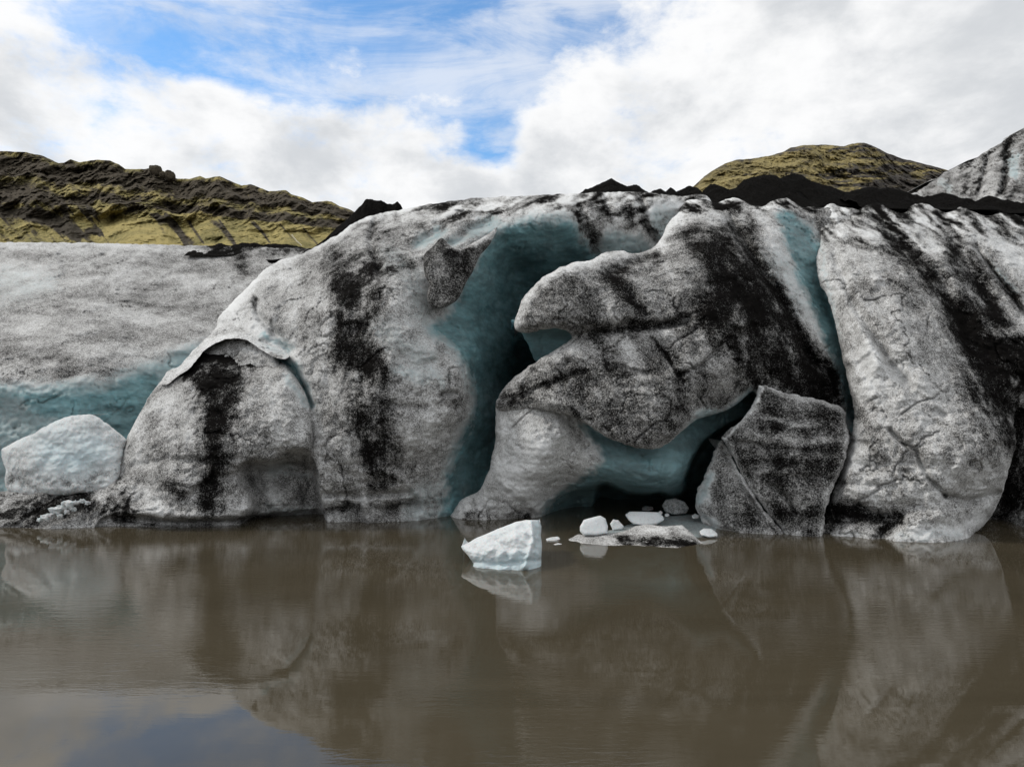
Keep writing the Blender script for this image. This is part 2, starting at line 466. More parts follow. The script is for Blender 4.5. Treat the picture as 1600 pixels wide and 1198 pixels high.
def water_material():
    m, t, p = new_mat('silty_water')
    co = t.new('ShaderNodeNewGeometry').outputs['Position']
    n0 = t.noise(t.scale(co, (0.6, 1.4, 1.0)), 0.16, 5.0, 0.6, 1.2)
    c = t.mix(t.ramp(n0, 0.3, 0.7), rgb(0.056, 0.0465, 0.030), rgb(0.070, 0.0585, 0.039))
    t.link(c, p.inputs['Base Color'])
    p.inputs['Roughness'].default_value = 0.008
    p.inputs['IOR'].default_value = 1.45
    p.inputs['Specular Tint'].default_value = rgb(1.0, 0.93, 0.80)
    w1 = t.noise(t.scale(co, (0.55, 2.6, 1.0)), 2.2, 3.0, 0.55, 0.4)
    w2 = t.noise(t.scale(co, (0.6, 2.6, 1.0)), 7.0, 3.0, 0.55, 0.6)
    patch = t.ramp(t.noise(co, 0.16, 3.0, 0.5), 0.40, 0.64, 0.10, 1.9)
    hgt = t.m('MULTIPLY', t.m('ADD', w1, t.m('MULTIPLY', w2, 0.36)), patch)
    b = t.new('ShaderNodeBump'); b.inputs['Strength'].default_value = 1.0; b.inputs['Distance'].default_value = 0.0025
    t.link(hgt, b.inputs['Height']); t.link(b.outputs[0], p.inputs['Normal'])
    return m
WATER = water_material()

def hill_material(name, cliff=(0.060, 0.050, 0.036), grass_a=(0.42, 0.345, 0.14), grass_b=(0.19, 0.17, 0.07), sc=1.0):
    m, t, p = new_mat(name)
    co = t.new('ShaderNodeNewGeometry').outputs['Position']
    g, s, sn = t.attr('grass'), t.attr('scree'), t.attr('snow')
    n1 = t.noise(co, 0.2 * sc, 8.0, 0.75); n2 = t.noise(co, 0.6 * sc, 6.0, 0.7); n3 = t.noise(co, 0.03 * sc, 5.0, 0.6)
    gm = t.ramp(t.m('ADD', g, t.m('MULTIPLY', t.m('SUBTRACT', n1, 0.5), 1.5)), 0.34, 0.66)
    gc = t.mix(t.ramp(t.m('ADD', n3, t.m('MULTIPLY', t.m('SUBTRACT', n2, .5), 1.3)), 0.32, 0.68), rgb(*grass_a), rgb(*grass_b))
    rc = t.mix(t.ramp(n2, 0.3, 0.7), rgb(*[c * 0.55 for c in cliff]), rgb(*[c * 1.8 for c in cliff]))
    c = t.mix(gm, rc, gc)
    sm = t.ramp(t.m('ADD', s, t.m('MULTIPLY', t.m('SUBTRACT', n1, 0.5), 1.2)), 0.35, 0.7)
    c = t.mix(sm, c, t.mix(n2, rgb(0.040, 0.034, 0.026), rgb(0.085, 0.073, 0.055)))
    c = t.mix(t.ramp(sn, 0.45, 0.6), c, rgb(0.8, 0.8, 0.8))
    t.link(c, p.inputs['Base Color']); p.inputs['Roughness'].default_value = 0.95
    p.inputs['Specular IOR Level'].default_value = 0.1
    b = t.new('ShaderNodeBump'); b.inputs['Strength'].default_value = 0.8; b.inputs['Distance'].default_value = 2.0 / sc
    t.link(t.m('ADD', n1, t.m('MULTIPLY', n2, 0.5)), b.inputs['Height']); t.link(b.outputs[0], p.inputs['Normal'])
    return m

# ------------------------------------------------------------------ setting: water, valley floor
def sheet(name, x0, x1, y0, y1, z, mat, kind='structure'):
    v = np.array([[x0, y0, z], [x1, y0, z], [x1, y1, z], [x0, y1, z]])
    return tag(link_mesh(name, v, np.array([[0, 1, 2, 3]]), mat), kind=kind)
sheet('lake', -400, 400, -300, 400, 0.0, WATER)
vm, vt, vp = new_mat('valley_gravel')
vco = vt.new('ShaderNodeNewGeometry').outputs['Position']
vt.link(vt.mix(vt.noise(vco, 0.4, 6, .7), rgb(.03, .028, .025), rgb(.10, .09, .075)), vp.inputs['Base Color'])
vp.inputs['Roughness'].default_value = 0.95
sheet('valley_floor', -5000, 5000, -4000, 6000, -2.5, vm)

# ------------------------------------------------------------------ hills
def hill(name, sil, bottom_py, d_base, d_top, mat, grass_fn, prof, nx=700, nt=150, seed=0, amp=1.0, back=120.0):
    S = np.array(sil, float)
    px = np.linspace(S[0, 0], S[-1, 0], nx); top = np.interp(px, S[:, 0], S[:, 1])
    top = top + 1.6 * fbm(px, px * 0, px * 0 + seed, 0.06, 4, 0.65, seed)
    t = np.linspace(0, 1, nt)
    T, PX = np.meshgrid(t, px, indexing='ij')
    PY = bottom_py + (top[None] - bottom_py) * T
    wob = fbm(PX, PY * 0.5, PX * 0 + seed, 0.012, 5, 0.6, seed + 30)
    dd = d_base + (d_top - d_base) * (0.65 * prof(np.clip(T + 0.22 * wob, 0, 1.2), PX) + 0.35 * T)
    w = to_world(PX, PY, dd); x, z = w[..., 0], w[..., 2]
    n = fbm(x, z * 1.3, x * 0 + seed, 0.018, 7, 0.62, seed + 3)
    rid = 1 - 2 * np.abs(fbm(x + 0.55 * z, x * 0 + seed, z * 0.25, 0.035, 4, 0.55, seed + 8))
    fade = np.clip((1 - T) * 12, 0.0, 1)
    crag = np.abs(fbm(x, z * 0.35, x * 0 + seed, 0.06, 6, 0.68, seed + 12)) * sstep(0.35, 0.55, T)
    dd = dd + amp * (40 * n + 10 * rid - 46 * crag) * (0.25 + 0.75 * fade)
    w = to_world(PX, PY, dd)
    g, s, sn = grass_fn(PX, PY, T, n, rid, x, z)
    V = [w.reshape(-1, 3)]
    # far side falls away
    last = w[-1].copy()
    for k, (dy, dz) in enumerate(((20, -2), (back, -25), (back * 3, -200))):
        V.append(last + np.array([0, dy, dz]))
    V = np.concatenate(V); rows = nt + 3
    ids = np.arange(rows * nx).reshape(rows, nx)
    q = np.stack([ids[:-1, :-1], ids[:-1, 1:], ids[1:, 1:], ids[1:, :-1]], -1).reshape(-1, 4)
    ext = lambda a: np.concatenate([a.ravel(), np.tile(a[-1], 3)])
    o = link_mesh(name, V, q, mat, None, {'grass': ext(g), 'scree': ext(s), 'snow': ext(sn)})
    return o
HILL_L = hill_material('hill_moss_and_basalt')
silL = [(-700, 205), (-450, 190), (-250, 215), (-80, 228), (0, 236), (40, 238), (65, 243), (92, 255), (100, 254), (110, 249), (124, 254), (135, 252), (150, 250), (172, 251),
        (186, 257), (195, 264), (225, 264), (240, 262), (262, 270), (275, 279), (295, 280), (312, 275), (322, 279), (343, 275), (362, 284), (378, 290), (392, 288),
        (405, 293), (420, 299), (447, 297), (455, 303), (470, 308), (488, 316), (510, 314), (518, 315), (530, 322), (548, 328), (580, 345), (640, 372), (760, 410)]
def prof_l(T, PX):
    # talus, cliff, bench, upper cliff
    k = [0, 0.40, 0.46, 0.60, 0.66, 0.80, 0.84, 0.95, 1.0]
    v = [0, 0.42, 0.46, 0.50, 0.66, 0.70, 0.88, 0.93, 1.0]
    return np.interp(T + 0.06 * np.sin(PX * 0.011) + 0.03 * np.sin(PX * 0.047 + 1), k, v)
gull = [([(200, 318), (260, 345), (300, 380)], (4, 8), .7), ([(250, 325), (275, 350), (290, 384)], (5, 3), .8), ([(290, 338), (300, 355), (318, 380)], (5, 3), .7),
        ([(320, 335), (345, 355), (368, 384)], (9, 4), .7), ([(370, 330), (400, 352), (420, 370)], (6, 3), .5), ([(100, 350), (130, 365), (150, 385)], (10, 5), .6),
        ([(245, 336), (250, 350), (256, 365)], 5, .5), ([(40, 335), (70, 345), (120, 372)], (14, 8), .7), ([(0, 330), (40, 330), (90, 340)], 10, .6),
        ([(430, 345), (450, 365), (470, 385)], (4, 2), .4), ([(140, 360), (155, 364)], 7, .8), ([(10, 300), (60, 305), (110, 325), (180, 335)], 12, .5)]
def grass_l(PX, PY, T, n, rid, x, z):
    talus = sstep(0.62, 0.44, T + 0.16 * n + 0.03 * np.sin(PX * 0.02))
    bench = np.exp(-((T - 0.72 - 0.10 * n) / 0.07) ** 2) * 0.55 + 0.45 * sstep(0.90, 0.98, T + 0.05 * n)
    east = sstep(20, 230, PX)
    stripes = fbm(PX - 0.75 * PY, PY * 0.12, PX * 0, 0.09, 4, 0.6, 77)
    g = np.clip(talus * (0.5 + 0.6 * east) + bench * 0.85 + 0.6 * stripes * talus + 0.55 * fbm(PX, PY * 1.6, PX * 0, 0.05, 5, .65, 44) + 0.08, 0, 1.2)
    s = paint(gull, PX, PY) * talus
    s = s + 0.8 * sstep(0.08, 0.45, fbm(PX - 0.8 * PY, PY * 0.1, PX * 0 + 4, 0.05, 4, 0.6, 91)) * talus
    sn = paint([([(456, 367), (463, 376), (472, 384)], (.9, .7), .75)], PX, PY)
    return g, s, sn
hl = hill('hill', silL, 405, 360, 620, HILL_L, grass_l, prof_l, 900, 170, 3)
tag(hl, 'mossy brown and olive hillside with dark cliffs behind left ice slope', kind='structure')
HILL_R = hill_material('hill_moss_and_grey_rock', (0.062, 0.056, 0.050), (0.34, 0.28, 0.125), (0.16, 0.135, 0.07), 1.0)
silR = [(960, 345), (1030, 325), (1060, 312), (1085, 290), (1100, 276), (1118, 264), (1132, 256), (1150, 250), (1175, 248), (1200, 244), (1225, 237), (1235, 231), (1255, 227), (1290, 226), (1318, 229),
        (1330, 225), (1350, 223), (1362, 227), (1375, 233), (1385, 239), (1410, 248), (1440, 255), (1470, 263), (1500, 272), (1560, 292), (1640, 315), (1760, 340)]
def prof_r(T, PX):
    u = T + 0.05 * np.sin(PX * 0.012 + 2)
    return np.interp(u, [0, .25, .33, .5, .56, .72, .78, .9, 1], [0, .08, .22, .30, .45, .52, .72, .82, 1])
def grass_r(PX, PY, T, n, rid, x, z):
    left = sstep(1420, 1180, PX)
    band = fbm(PX * 0.25 + PY * 0.4, PY * 1.0, PX * 0, 0.09, 4, 0.6, 55)
    led = fbm(PX * 0.12 + PY * 0.3, PY * 1.0, PX * 0, 0.16, 5, 0.65, 58)
    g = np.clip(0.12 + 0.5 * left + 0.9 * band + 1.0 * led + 0.1 + 0.25 * sstep(0.55, 0.8, T) - 0.35 * sstep(0.9, 1.0, T), 0, 1)
    return g, 0.15 + 0.25 * sstep(0.9, 1, T) + 0 * g, 0 * g
hr = hill('hill', silR, 340, 420, 560, HILL_R, grass_r, prof_r, 620, 130, 14, 0.8)
tag(hr, 'rounded rocky hill with yellow moss behind the black ash mounds', kind='structure')

# rock stacks on the left ridge
def lump(name, cx, cy, w, h, d, mat, parent=None, seed=0, n=20, rough=0.22, dirt=0.0, clear=0.0, depth=None, squash=2.6, attrs=True):
    """angular rock or ice lump standing at pixel (cx, cy = bottom) and depth d; w, h in photo px"""
    th = np.linspace(0, math.pi, n); ph = np.linspace(0, 2 * math.pi, 2 * n, endpoint=False)
    T, Pp = np.meshgrid(th, ph, indexing='ij')
    s = lambda a: np.sign(a) * np.abs(a) ** (2.0 / squash)
    x = s(np.sin(T)) * s(np.cos(Pp)); y = s(np.sin(T)) * s(np.sin(Pp)); z = s(np.cos(T))
    nn = fbm(x, y, z, 1.1, 4, 0.5, seed) * rough * 2.4 + np.abs(gnoise(x * 2, y * 2, z * 2, seed + 4)) * rough * 0.8
    W_, H_ = w * d / F / 2, h * d / F / 2
    D_ = depth if depth else W_ * 0.9
    c = to_world(np.array(cx, float), np.array(cy - h / 2.0), np.array(d, float))
    V = np.stack([c[0] + x * (1 + nn) * W_, c[1] + y * (1 + nn) * D_, c[2] + z * (1 + nn) * H_], -1).reshape(-1, 3)
    ids = np.arange(n * 2 * n).reshape(n, 2 * n); r = np.roll(ids, -1, 1)
    q = np.stack([ids[:-1], ids[1:], r[1:], r[:-1]], -1).reshape(-1, 4)
    nz = nn.ravel()
    at = {'dirt': dirt - 0.25 * nz, 'clear': np.full(len(V), clear), 'grass': np.zeros(len(V)), 'scree': np.zeros(len(V)), 'snow': np.zeros(len(V))} if attrs else None
    return link_mesh(name, V, q, mat, parent, at)
lump('boulder', 243, 275, 17, 16, 610, HILL_L, hl, 5, 18, 0.15)
lump('boulder', 266, 284, 15, 16, 606, HILL_L, hl, 8, 18, 0.15)
lump('boulder', 254, 278, 9, 9, 604, HILL_L, hl, 12, 14, 0.15)

# ------------------------------------------------------------------ the glacier
gl = bpy.data.objects.new('glacier', None); COL.objects.link(gl); gl.location = (0, 0, 0)
tag(gl, 'ash-streaked grey glacier front with a blue ice cave, rising from brown lake', 'glacier')

# body behind everything: the ice that carries the ash on top
cv, cf = [], []
xs = np.linspace(-8, 45, 160); prof = np.array([(40.5, -1.5), (40.0, 4), (40.0, 9), (40.2, 11.5), (40.8, 12.3), (43, 12.7), (50, 13.0), (62, 13.2), (64, -1.5)])
XX, KK = np.meshgrid(xs, np.arange(len(prof)), indexing='ij')
YY = prof[KK, 0] + 0.5 * fbm(XX, prof[KK, 1], XX * 0, 0.3, 3, .5, 2); ZZ = prof[KK, 1] + 0.25 * fbm(XX, prof[KK, 0], XX * 0 + 3, 0.4, 3, .5, 3)
ids = np.arange(XX.size).reshape(XX.shape)
link_mesh('ice_plateau', np.stack([XX, YY, ZZ], -1).reshape(-1, 3), np.stack([ids[:-1, :-1], ids[1:, :-1], ids[1:, 1:], ids[:-1, 1:]], -1).reshape(-1, 4), ICE, gl,
          {'dirt': np.full(XX.size, 0.75), 'clear': np.zeros(XX.size)})

# A: ice slope on the left, leaning far back
ice_body('ice_slope', [(-420, 372), (-200, 377), (0, 379), (120, 379), (240, 382), (330, 384), (400, 386), (470, 388), (560, 400), (560, 560), (480, 760), (300, 880), (-420, 880)],
         [(-420, 380, 46), (0, 380, 47), (300, 384, 47), (500, 390, 45), (-420, 480, 38), (0, 480, 38.5), (250, 480, 39), (450, 480, 40), (-400, 590, 30.5), (0, 595, 30.5), (150, 590, 31),
          (280, 545, 34.5), (400, 560, 36), (-400, 640, 30.8), (0, 640, 30.8), (150, 640, 31.3), (260, 620, 33.5), (-400, 760, 29), (0, 760, 29), (250, 760, 30), (0, 880, 27), (400, 800, 32), (500, 650, 35)],
         ICE, gl, step=2.0, rim=20, rough=1.0, dirt=0.43, seed=100, streak=0.62, flow=(1.0, 0.12),
         strokes=[([(320, 384), (400, 385), (480, 390)], 6, .8), ([(345, 388), (372, 402), (382, 428), (398, 440)], (9, 12), .5), ([(385, 395), (420, 400)], 10, .4), ([(0, 597), (100, 590), (190, 575), (270, 550)], 9, .25),
                  ([(-100, 430), (100, 425), (200, 440)], 20, -.14), ([(0, 385), (150, 385), (300, 390)], 7, -.15), ([(0, 530), (60, 560), (160, 560)], 16, .10), ([(150, 420), (250, 400)], 9, .14),
                  ([(20, 690), (100, 640), (60, 620)], 10, .2), ([(0, 660), (40, 640)], 14, .22)],
         blues=[([(-420, 606), (0, 601), (120, 596), (200, 580), (262, 556), (330, 540), (330, 660), (230, 720), (150, 790), (-420, 790)], 15, .8), ([(-60, 425), (40, 420), (90, 440), (40, 470), (-60, 460)], 22, .3), ([(20, 610), (150, 600), (250, 570), (255, 640), (200, 700), (60, 660)], 18, 1.0)])

# B: main lobe, running right into the cave wall and up into the arch above it
blob = [(175, 760), (188, 715), (196, 690), (206, 668), (222, 640), (236, 615), (250, 596), (262, 580), (280, 574), (292, 560), (305, 546), (320, 532), (338, 512), (342, 495), (356, 480), (372, 462),
        (395, 440), (412, 422), (440, 406), (470, 397), (500, 383), (530, 365), (556, 347), (580, 337), (606, 331), (630, 327), (680, 318), (730, 311), (790, 307), (850, 304), (905, 302), (950, 300), (1010, 301), (1060, 306), (1110, 310),
        (1120, 420), (1060, 470), (950, 560), (900, 700), (880, 880), (170, 880)]
ice_body('cave_arch', blob,
         [(190, 710, 28.6), (250, 600, 30), (345, 500, 31), (400, 440, 32), (480, 396, 33.5), (560, 350, 33.5), (640, 328, 34), (760, 310, 34), (860, 306, 34), (960, 302, 34.5), (1060, 308, 34.5), (1110, 320, 34.5),
          (330, 560, 29.0), (400, 520, 29.0), (400, 620, 27.9), (460, 560, 27.6), (460, 460, 30.0), (520, 420, 30.0), (480, 650, 26.6), (500, 720, 25.9), (520, 790, 26.2), (520, 830, 26.6), (600, 820, 26.6), (680, 810, 27.6), (740, 805, 29.2), (800, 810, 31),
          (560, 600, 25.8), (560, 700, 25.7), (640, 700, 25.9), (680, 620, 26.0), (715, 600, 26.4), (725, 640, 26.8), (660, 760, 26.8), (700, 720, 27.4), (640, 540, 26.6), (620, 450, 27.8), (560, 490, 27.4), (590, 390, 30.4), (650, 400, 29.8),
          (700, 540, 27.6), (700, 470, 29.2), (740, 560, 28.6), (750, 640, 29.0), (740, 720, 29.6), (770, 520, 32.4), (760, 440, 31.2), (760, 390, 30.6), (800, 480, 36.0), (800, 600, 35.6), (800, 420, 34.8), (830, 540, 37.6), (840, 640, 38), (830, 400, 33.2), (800, 360, 30.8), (850, 350, 30.9), (890, 350, 31.2),
          (860, 325, 31.4), (800, 325, 31.8), (700, 350, 31.0), (640, 360, 31.8), (880, 390, 33.6), (920, 390, 34.0), (940, 350, 33.0), (980, 390, 34.2), (1020, 380, 34.4), (1000, 340, 33.4), (1050, 350, 34.2), (1000, 480, 37), (900, 480, 38), (300, 760, 27.0), (300, 840, 26.5)],
         ICE, gl, rim=24, offsets=[([(250, 690), (400, 704), (478, 708), (490, 720), (500, 766), (508, 812), (512, 910), (150, 910), (150, 720)], 2.2, 4)], dirt=0.42, seed=200, streak=0.72, tps_smooth=0.004, clean_rim=0.25, crest=(318, 372), crest_dir=(1.0, -0.38),
         grooves=[([(586, 345), (578, 372), (583, 398), (592, 420)], (5, 7), .45), ([(400, 470), (402, 490), (430, 520), (455, 548)], (4, 8), .6), ([(440, 560), (466, 588), (486, 634)], (8, 6), .9),
                  ([(652, 378), (675, 366), (690, 358)], 8, .7), ([(700, 385), (730, 362), (765, 345)], 8, .5), ([(905, 310), (915, 350), (932, 395)], 7, .35), ([(948, 308), (952, 350)], 6, .25), ([(1002, 308), (1005, 345), (1024, 376)], 6, .6),
                  ([(690, 615), (712, 613)], 4, .3), ([(560, 430), (552, 520), (575, 600)], 20, .25), ([(600, 345), (650, 330)], 6, .3), ([(665, 352), (720, 335)], 6, .3), ([(512, 770), (560, 776), (640, 770)], 5, .25), ([(512, 800), (545, 795)], 10, .5),
                  ([(610, 800), (650, 790)], 10, .4), ([(568, 775), (575, 815)], 6, -.35), ([(630, 560), (690, 575)], 12, .25), ([(600, 635), (660, 637)], 8, .2)],
         strokes=[([(592, 405), (570, 430), (545, 468), (550, 512), (552, 550), (576, 580), (574, 614), (577, 644), (582, 680), (584, 705), (586, 740)], (40, 22), .85), ([(545, 420), (560, 520), (590, 620), (590, 760)], 40, .2), ([(526, 400), (530, 470), (534, 560)], (10, 14), .34),
                  ([(570, 582), (630, 590), (680, 602)], (12, 6), .36), ([(590, 634), (660, 636)], 8, .32), ([(495, 710), (560, 704)], 9, .28), ([(505, 724), (540, 728)], 7, .25), ([(590, 420), (650, 410)], 13, .32), ([(600, 700), (640, 730), (610, 755)], 18, .22),
                  ([(598, 346), (640, 329), (700, 316), (750, 311)], (8, 5), .6), ([(660, 357), (690, 348), (722, 335), (752, 330)], (8, 5), .6), ([(620, 345), (598, 365), (590, 385)], 9, .4), ([(758, 346), (790, 322), (803, 310)], 6, .6),
                  ([(586, 343), (578, 372), (583, 398)], 6, .5), ([(700, 372), (745, 352), (800, 330)], 5, .35), ([(790, 308), (840, 310), (900, 306)], 4, .5), ([(720, 325), (780, 316)], 8, -.35), ([(590, 332), (640, 322)], 5, -.3), ([(820, 325), (885, 330)], 10, -.25),
                  ([(852, 306), (878, 316), (898, 340), (912, 362), (930, 392)], (8, 12), .75), ([(938, 306), (948, 322), (951, 345)], (6, 5), .75), ([(1000, 305), (1000, 340), (1013, 360), (1025, 375)], (9, 7), .8), ([(968, 318), (984, 350)], 8, .4), ([(905, 330), (925, 370)], 12, .3),
                  ([(905, 301), (960, 301), (1010, 302), (1080, 308)], 5, .8), ([(330, 532), (370, 527), (410, 545), (448, 560)], 6, .5), ([(398, 468), (404, 488)], 3, .6),
                  ([(300, 552), (345, 508), (400, 442), (450, 405)], 13, -.25), ([(365, 480), (375, 505), (405, 522), (438, 545)], 24, -.42), ([(500, 390), (560, 352), (620, 332)], 8, -.15), ([(430, 440), (500, 470), (480, 520)], 30, -.08), ([(560, 780), (620, 785)], 12, -.3), ([(515, 780), (560, 785)], 10, -.35), ([(512, 795), (550, 792)], 8, .6), ([(610, 790), (650, 785)], 8, .5),
                  ([(520, 600), (500, 590)], 16, -.25), ([(640, 600), (690, 640), (650, 690)], 22, -.12), ([(730, 762), (750, 772)], 12, .6), ([(700, 590), (728, 600), (718, 630)], 7, .25), ([(740, 562), (725, 566)], 4, .4)],
         blues=[([(690, 500), (712, 455), (742, 408), (762, 364), (800, 350), (850, 343), (893, 341), (915, 372), (938, 394), (1010, 400), (1010, 840), (690, 840), (690, 765), (705, 715), (735, 640), (728, 590), (700, 545), (665, 520)], 15, 1.0),
                ([(1018, 330), (1060, 330), (1060, 372), (1030, 385), (1018, 360)], 10, .55), ([(945, 365), (1010, 375), (1020, 400), (935, 400)], 12, .7),
                ([(640, 760), (700, 755), (760, 790), (740, 830), (640, 830)], 12, .35)],
         blue_strokes=[([(440, 560), (466, 588), (486, 634)], 8, .95), ([(415, 522), (452, 545)], 6, .7), ([(652, 380), (690, 362)], 9, .8), ([(705, 382), (765, 346)], 10, .7), ([(610, 400), (650, 430), (660, 500)], 16, .35), ([(600, 520), (660, 555)], 22, .3), ([(620, 580), (690, 595)], 10, .4)])

# hanging tooth of ice in the mouth of the arch
ice_body('ice_tooth', [(664, 396), (678, 383), (690, 372), (704, 384), (722, 388), (742, 378), (768, 362), (778, 352), (768, 378), (750, 400), (742, 418), (730, 440), (716, 466), (704, 476), (690, 482), (674, 479), (667, 462), (671, 445), (664, 430), (662, 410)],
         [(664, 400, 28.2), (700, 390, 28.0), (740, 390, 28.6), (770, 362, 30.0), (690, 440, 27.4), (720, 440, 27.8), (688, 478, 27.6)], ICE, gl, rim=9, dirt=0.74, seed=260, rough=.5, back=(0.3, 0.8, 1.6, 2.2), inset=1.2, ragged=.6,
         strokes=[([(700, 400), (715, 425)], 12, .4), ([(705, 384), (740, 382), (770, 360)], 8, -.6), ([(735, 395), (725, 425)], 8, .3), ([(685, 465), (700, 470)], 8, -.15)])

# B2: bulge with the brow, ash and painted brow shade on its top, and the low foot that runs left along the water
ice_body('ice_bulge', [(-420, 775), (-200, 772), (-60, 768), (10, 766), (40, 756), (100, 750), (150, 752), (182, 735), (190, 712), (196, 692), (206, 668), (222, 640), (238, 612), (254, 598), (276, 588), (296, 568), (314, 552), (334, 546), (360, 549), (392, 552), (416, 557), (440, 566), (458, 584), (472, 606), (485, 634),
                       (489, 680), (492, 720), (502, 770), (508, 820), (508, 880), (-420, 880)],
         [(-420, 780, 27), (-420, 830, 25.3), (0, 775, 27.2), (0, 822, 25.4), (100, 760, 27.0), (100, 825, 25.3), (185, 740, 26.9), (200, 690, 27.6), (260, 600, 28.8), (300, 570, 28.6), (345, 548, 29.4), (400, 556, 28.8), (450, 580, 27.3), (480, 640, 26.4),
          (330, 590, 27.4), (280, 640, 27.2), (330, 660, 26.3), (400, 620, 26.6), (420, 680, 25.8), (260, 700, 26.2), (340, 720, 25.6), (400, 712, 25.5), (470, 700, 25.7), (230, 760, 25.8), (330, 770, 25.3), (200, 800, 25.2), (300, 805, 25.0), (380, 800, 25.3), (200, 825, 25.4), (330, 828, 25.1), (430, 740, 26.6), (480, 740, 26.8), (430, 790, 26.2), (480, 790, 26.6), (500, 815, 26.8), (0, 880, 25), (300, 880, 25.2), (500, 880, 26.8)],
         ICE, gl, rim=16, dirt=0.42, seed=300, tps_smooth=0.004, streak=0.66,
         grooves=[([(185, 735), (260, 716), (330, 722), (385, 716)], 6, .12), ([(360, 745), (395, 728), (410, 760)], 8, .3), ([(395, 722), (440, 716), (480, 722)], 6, -.25), ([(180, 812), (260, 818), (340, 818), (420, 812), (500, 808)], (4, 9), .45), ([(200, 800), (300, 806), (400, 798)], 6, -.14), ([(150, 790), (130, 815)], 6, .25), ([(448, 770), (470, 755)], 12, -.35)],
         strokes=[([(356, 556), (343, 600), (341, 635), (340, 680), (334, 720), (334, 755), (336, 790)], (38, 20), .92), ([(330, 600), (336, 700), (330, 780)], 30, .22), ([(296, 576), (318, 556), (350, 550), (392, 552), (425, 561)], (15, 11), 4.0), ([(320, 590), (350, 590)], 18, .35), ([(270, 767), (262, 758)], 14, .5), ([(216, 752), (222, 742)], 9, .4), ([(310, 720), (350, 720)], 12, .4), ([(300, 700), (240, 708)], 7, .15),  # strongest stroke: ash plus the brow's shadow painted in beneath it
                  ([(-300, 800), (-60, 802), (60, 800), (130, 786), (200, 802)], (22, 18), 1.15), ([(395, 752), (388, 765)], 8, .5), ([(180, 795), (300, 802), (400, 796)], 6, -.22), ([(380, 818), (440, 815), (505, 812)], 9, .55), ([(200, 822), (330, 826)], 6, .3), ([(390, 718), (450, 712), (488, 725)], 8, .2), ([(400, 785), (450, 790)], 10, .25), ([(425, 765), (440, 775)], 9, -.3), ([(250, 610), (225, 645), (200, 690)], 8, -.15), ([(210, 770), (240, 785)], 18, -.15), ([(240, 630), (290, 650)], 16, -.06), ([(420, 620), (440, 680)], 22, -.12)],
         offsets=[([(380, 752), (388, 730), (402, 722), (424, 728), (446, 714), (474, 711), (489, 722), (500, 768), (506, 812), (508, 900), (400, 900), (384, 820), (400, 790), (396, 766)], 1.3, 13), ([(404, 770), (430, 758), (462, 764), (470, 785), (430, 795), (406, 790)], -.5, 12), ([(160, 812), (300, 815), (400, 808), (508, 800), (508, 900), (160, 900)], .35, 4)],
         blue_strokes=[([(450, 584), (478, 630)], 5, .5), ([(430, 795), (490, 800)], 16, .3), ([(430, 730), (480, 740)], 10, .3)])
ice_body('ice_brow', [(250, 600), (256, 588), (264, 579), (280, 573), (292, 559), (305, 545), (320, 531), (334, 517), (350, 508), (372, 506), (396, 514), (420, 530), (440, 545), (452, 556), (444, 561), (428, 557), (410, 548), (392, 535), (370, 529), (346, 532), (326, 543), (309, 560), (296, 575), (276, 589), (262, 600)],
         [(252, 598, 29.0), (262, 580, 29.3), (290, 572, 28.5), (305, 546, 29.5), (330, 540, 28.5), (340, 515, 30.5), (370, 528, 28.3), (372, 508, 30.2), (410, 546, 28.0), (410, 524, 29.2), (446, 558, 27.5), (438, 546, 27.9)], ICE, gl, rim=2, fract=0, dirt=0.22, seed=340, rough=.7, back=(.3, .7, 1.2), inset=.6, ragged=.9, step=1.2, streak=.5,
         strokes=[([(440, 556), (425, 550)], 6, .7), ([(440, 552), (400, 534), (370, 524), (330, 534), (296, 566), (262, 590)], 6, -.2)], blue_strokes=[([(410, 530), (445, 550)], 6, .4)])

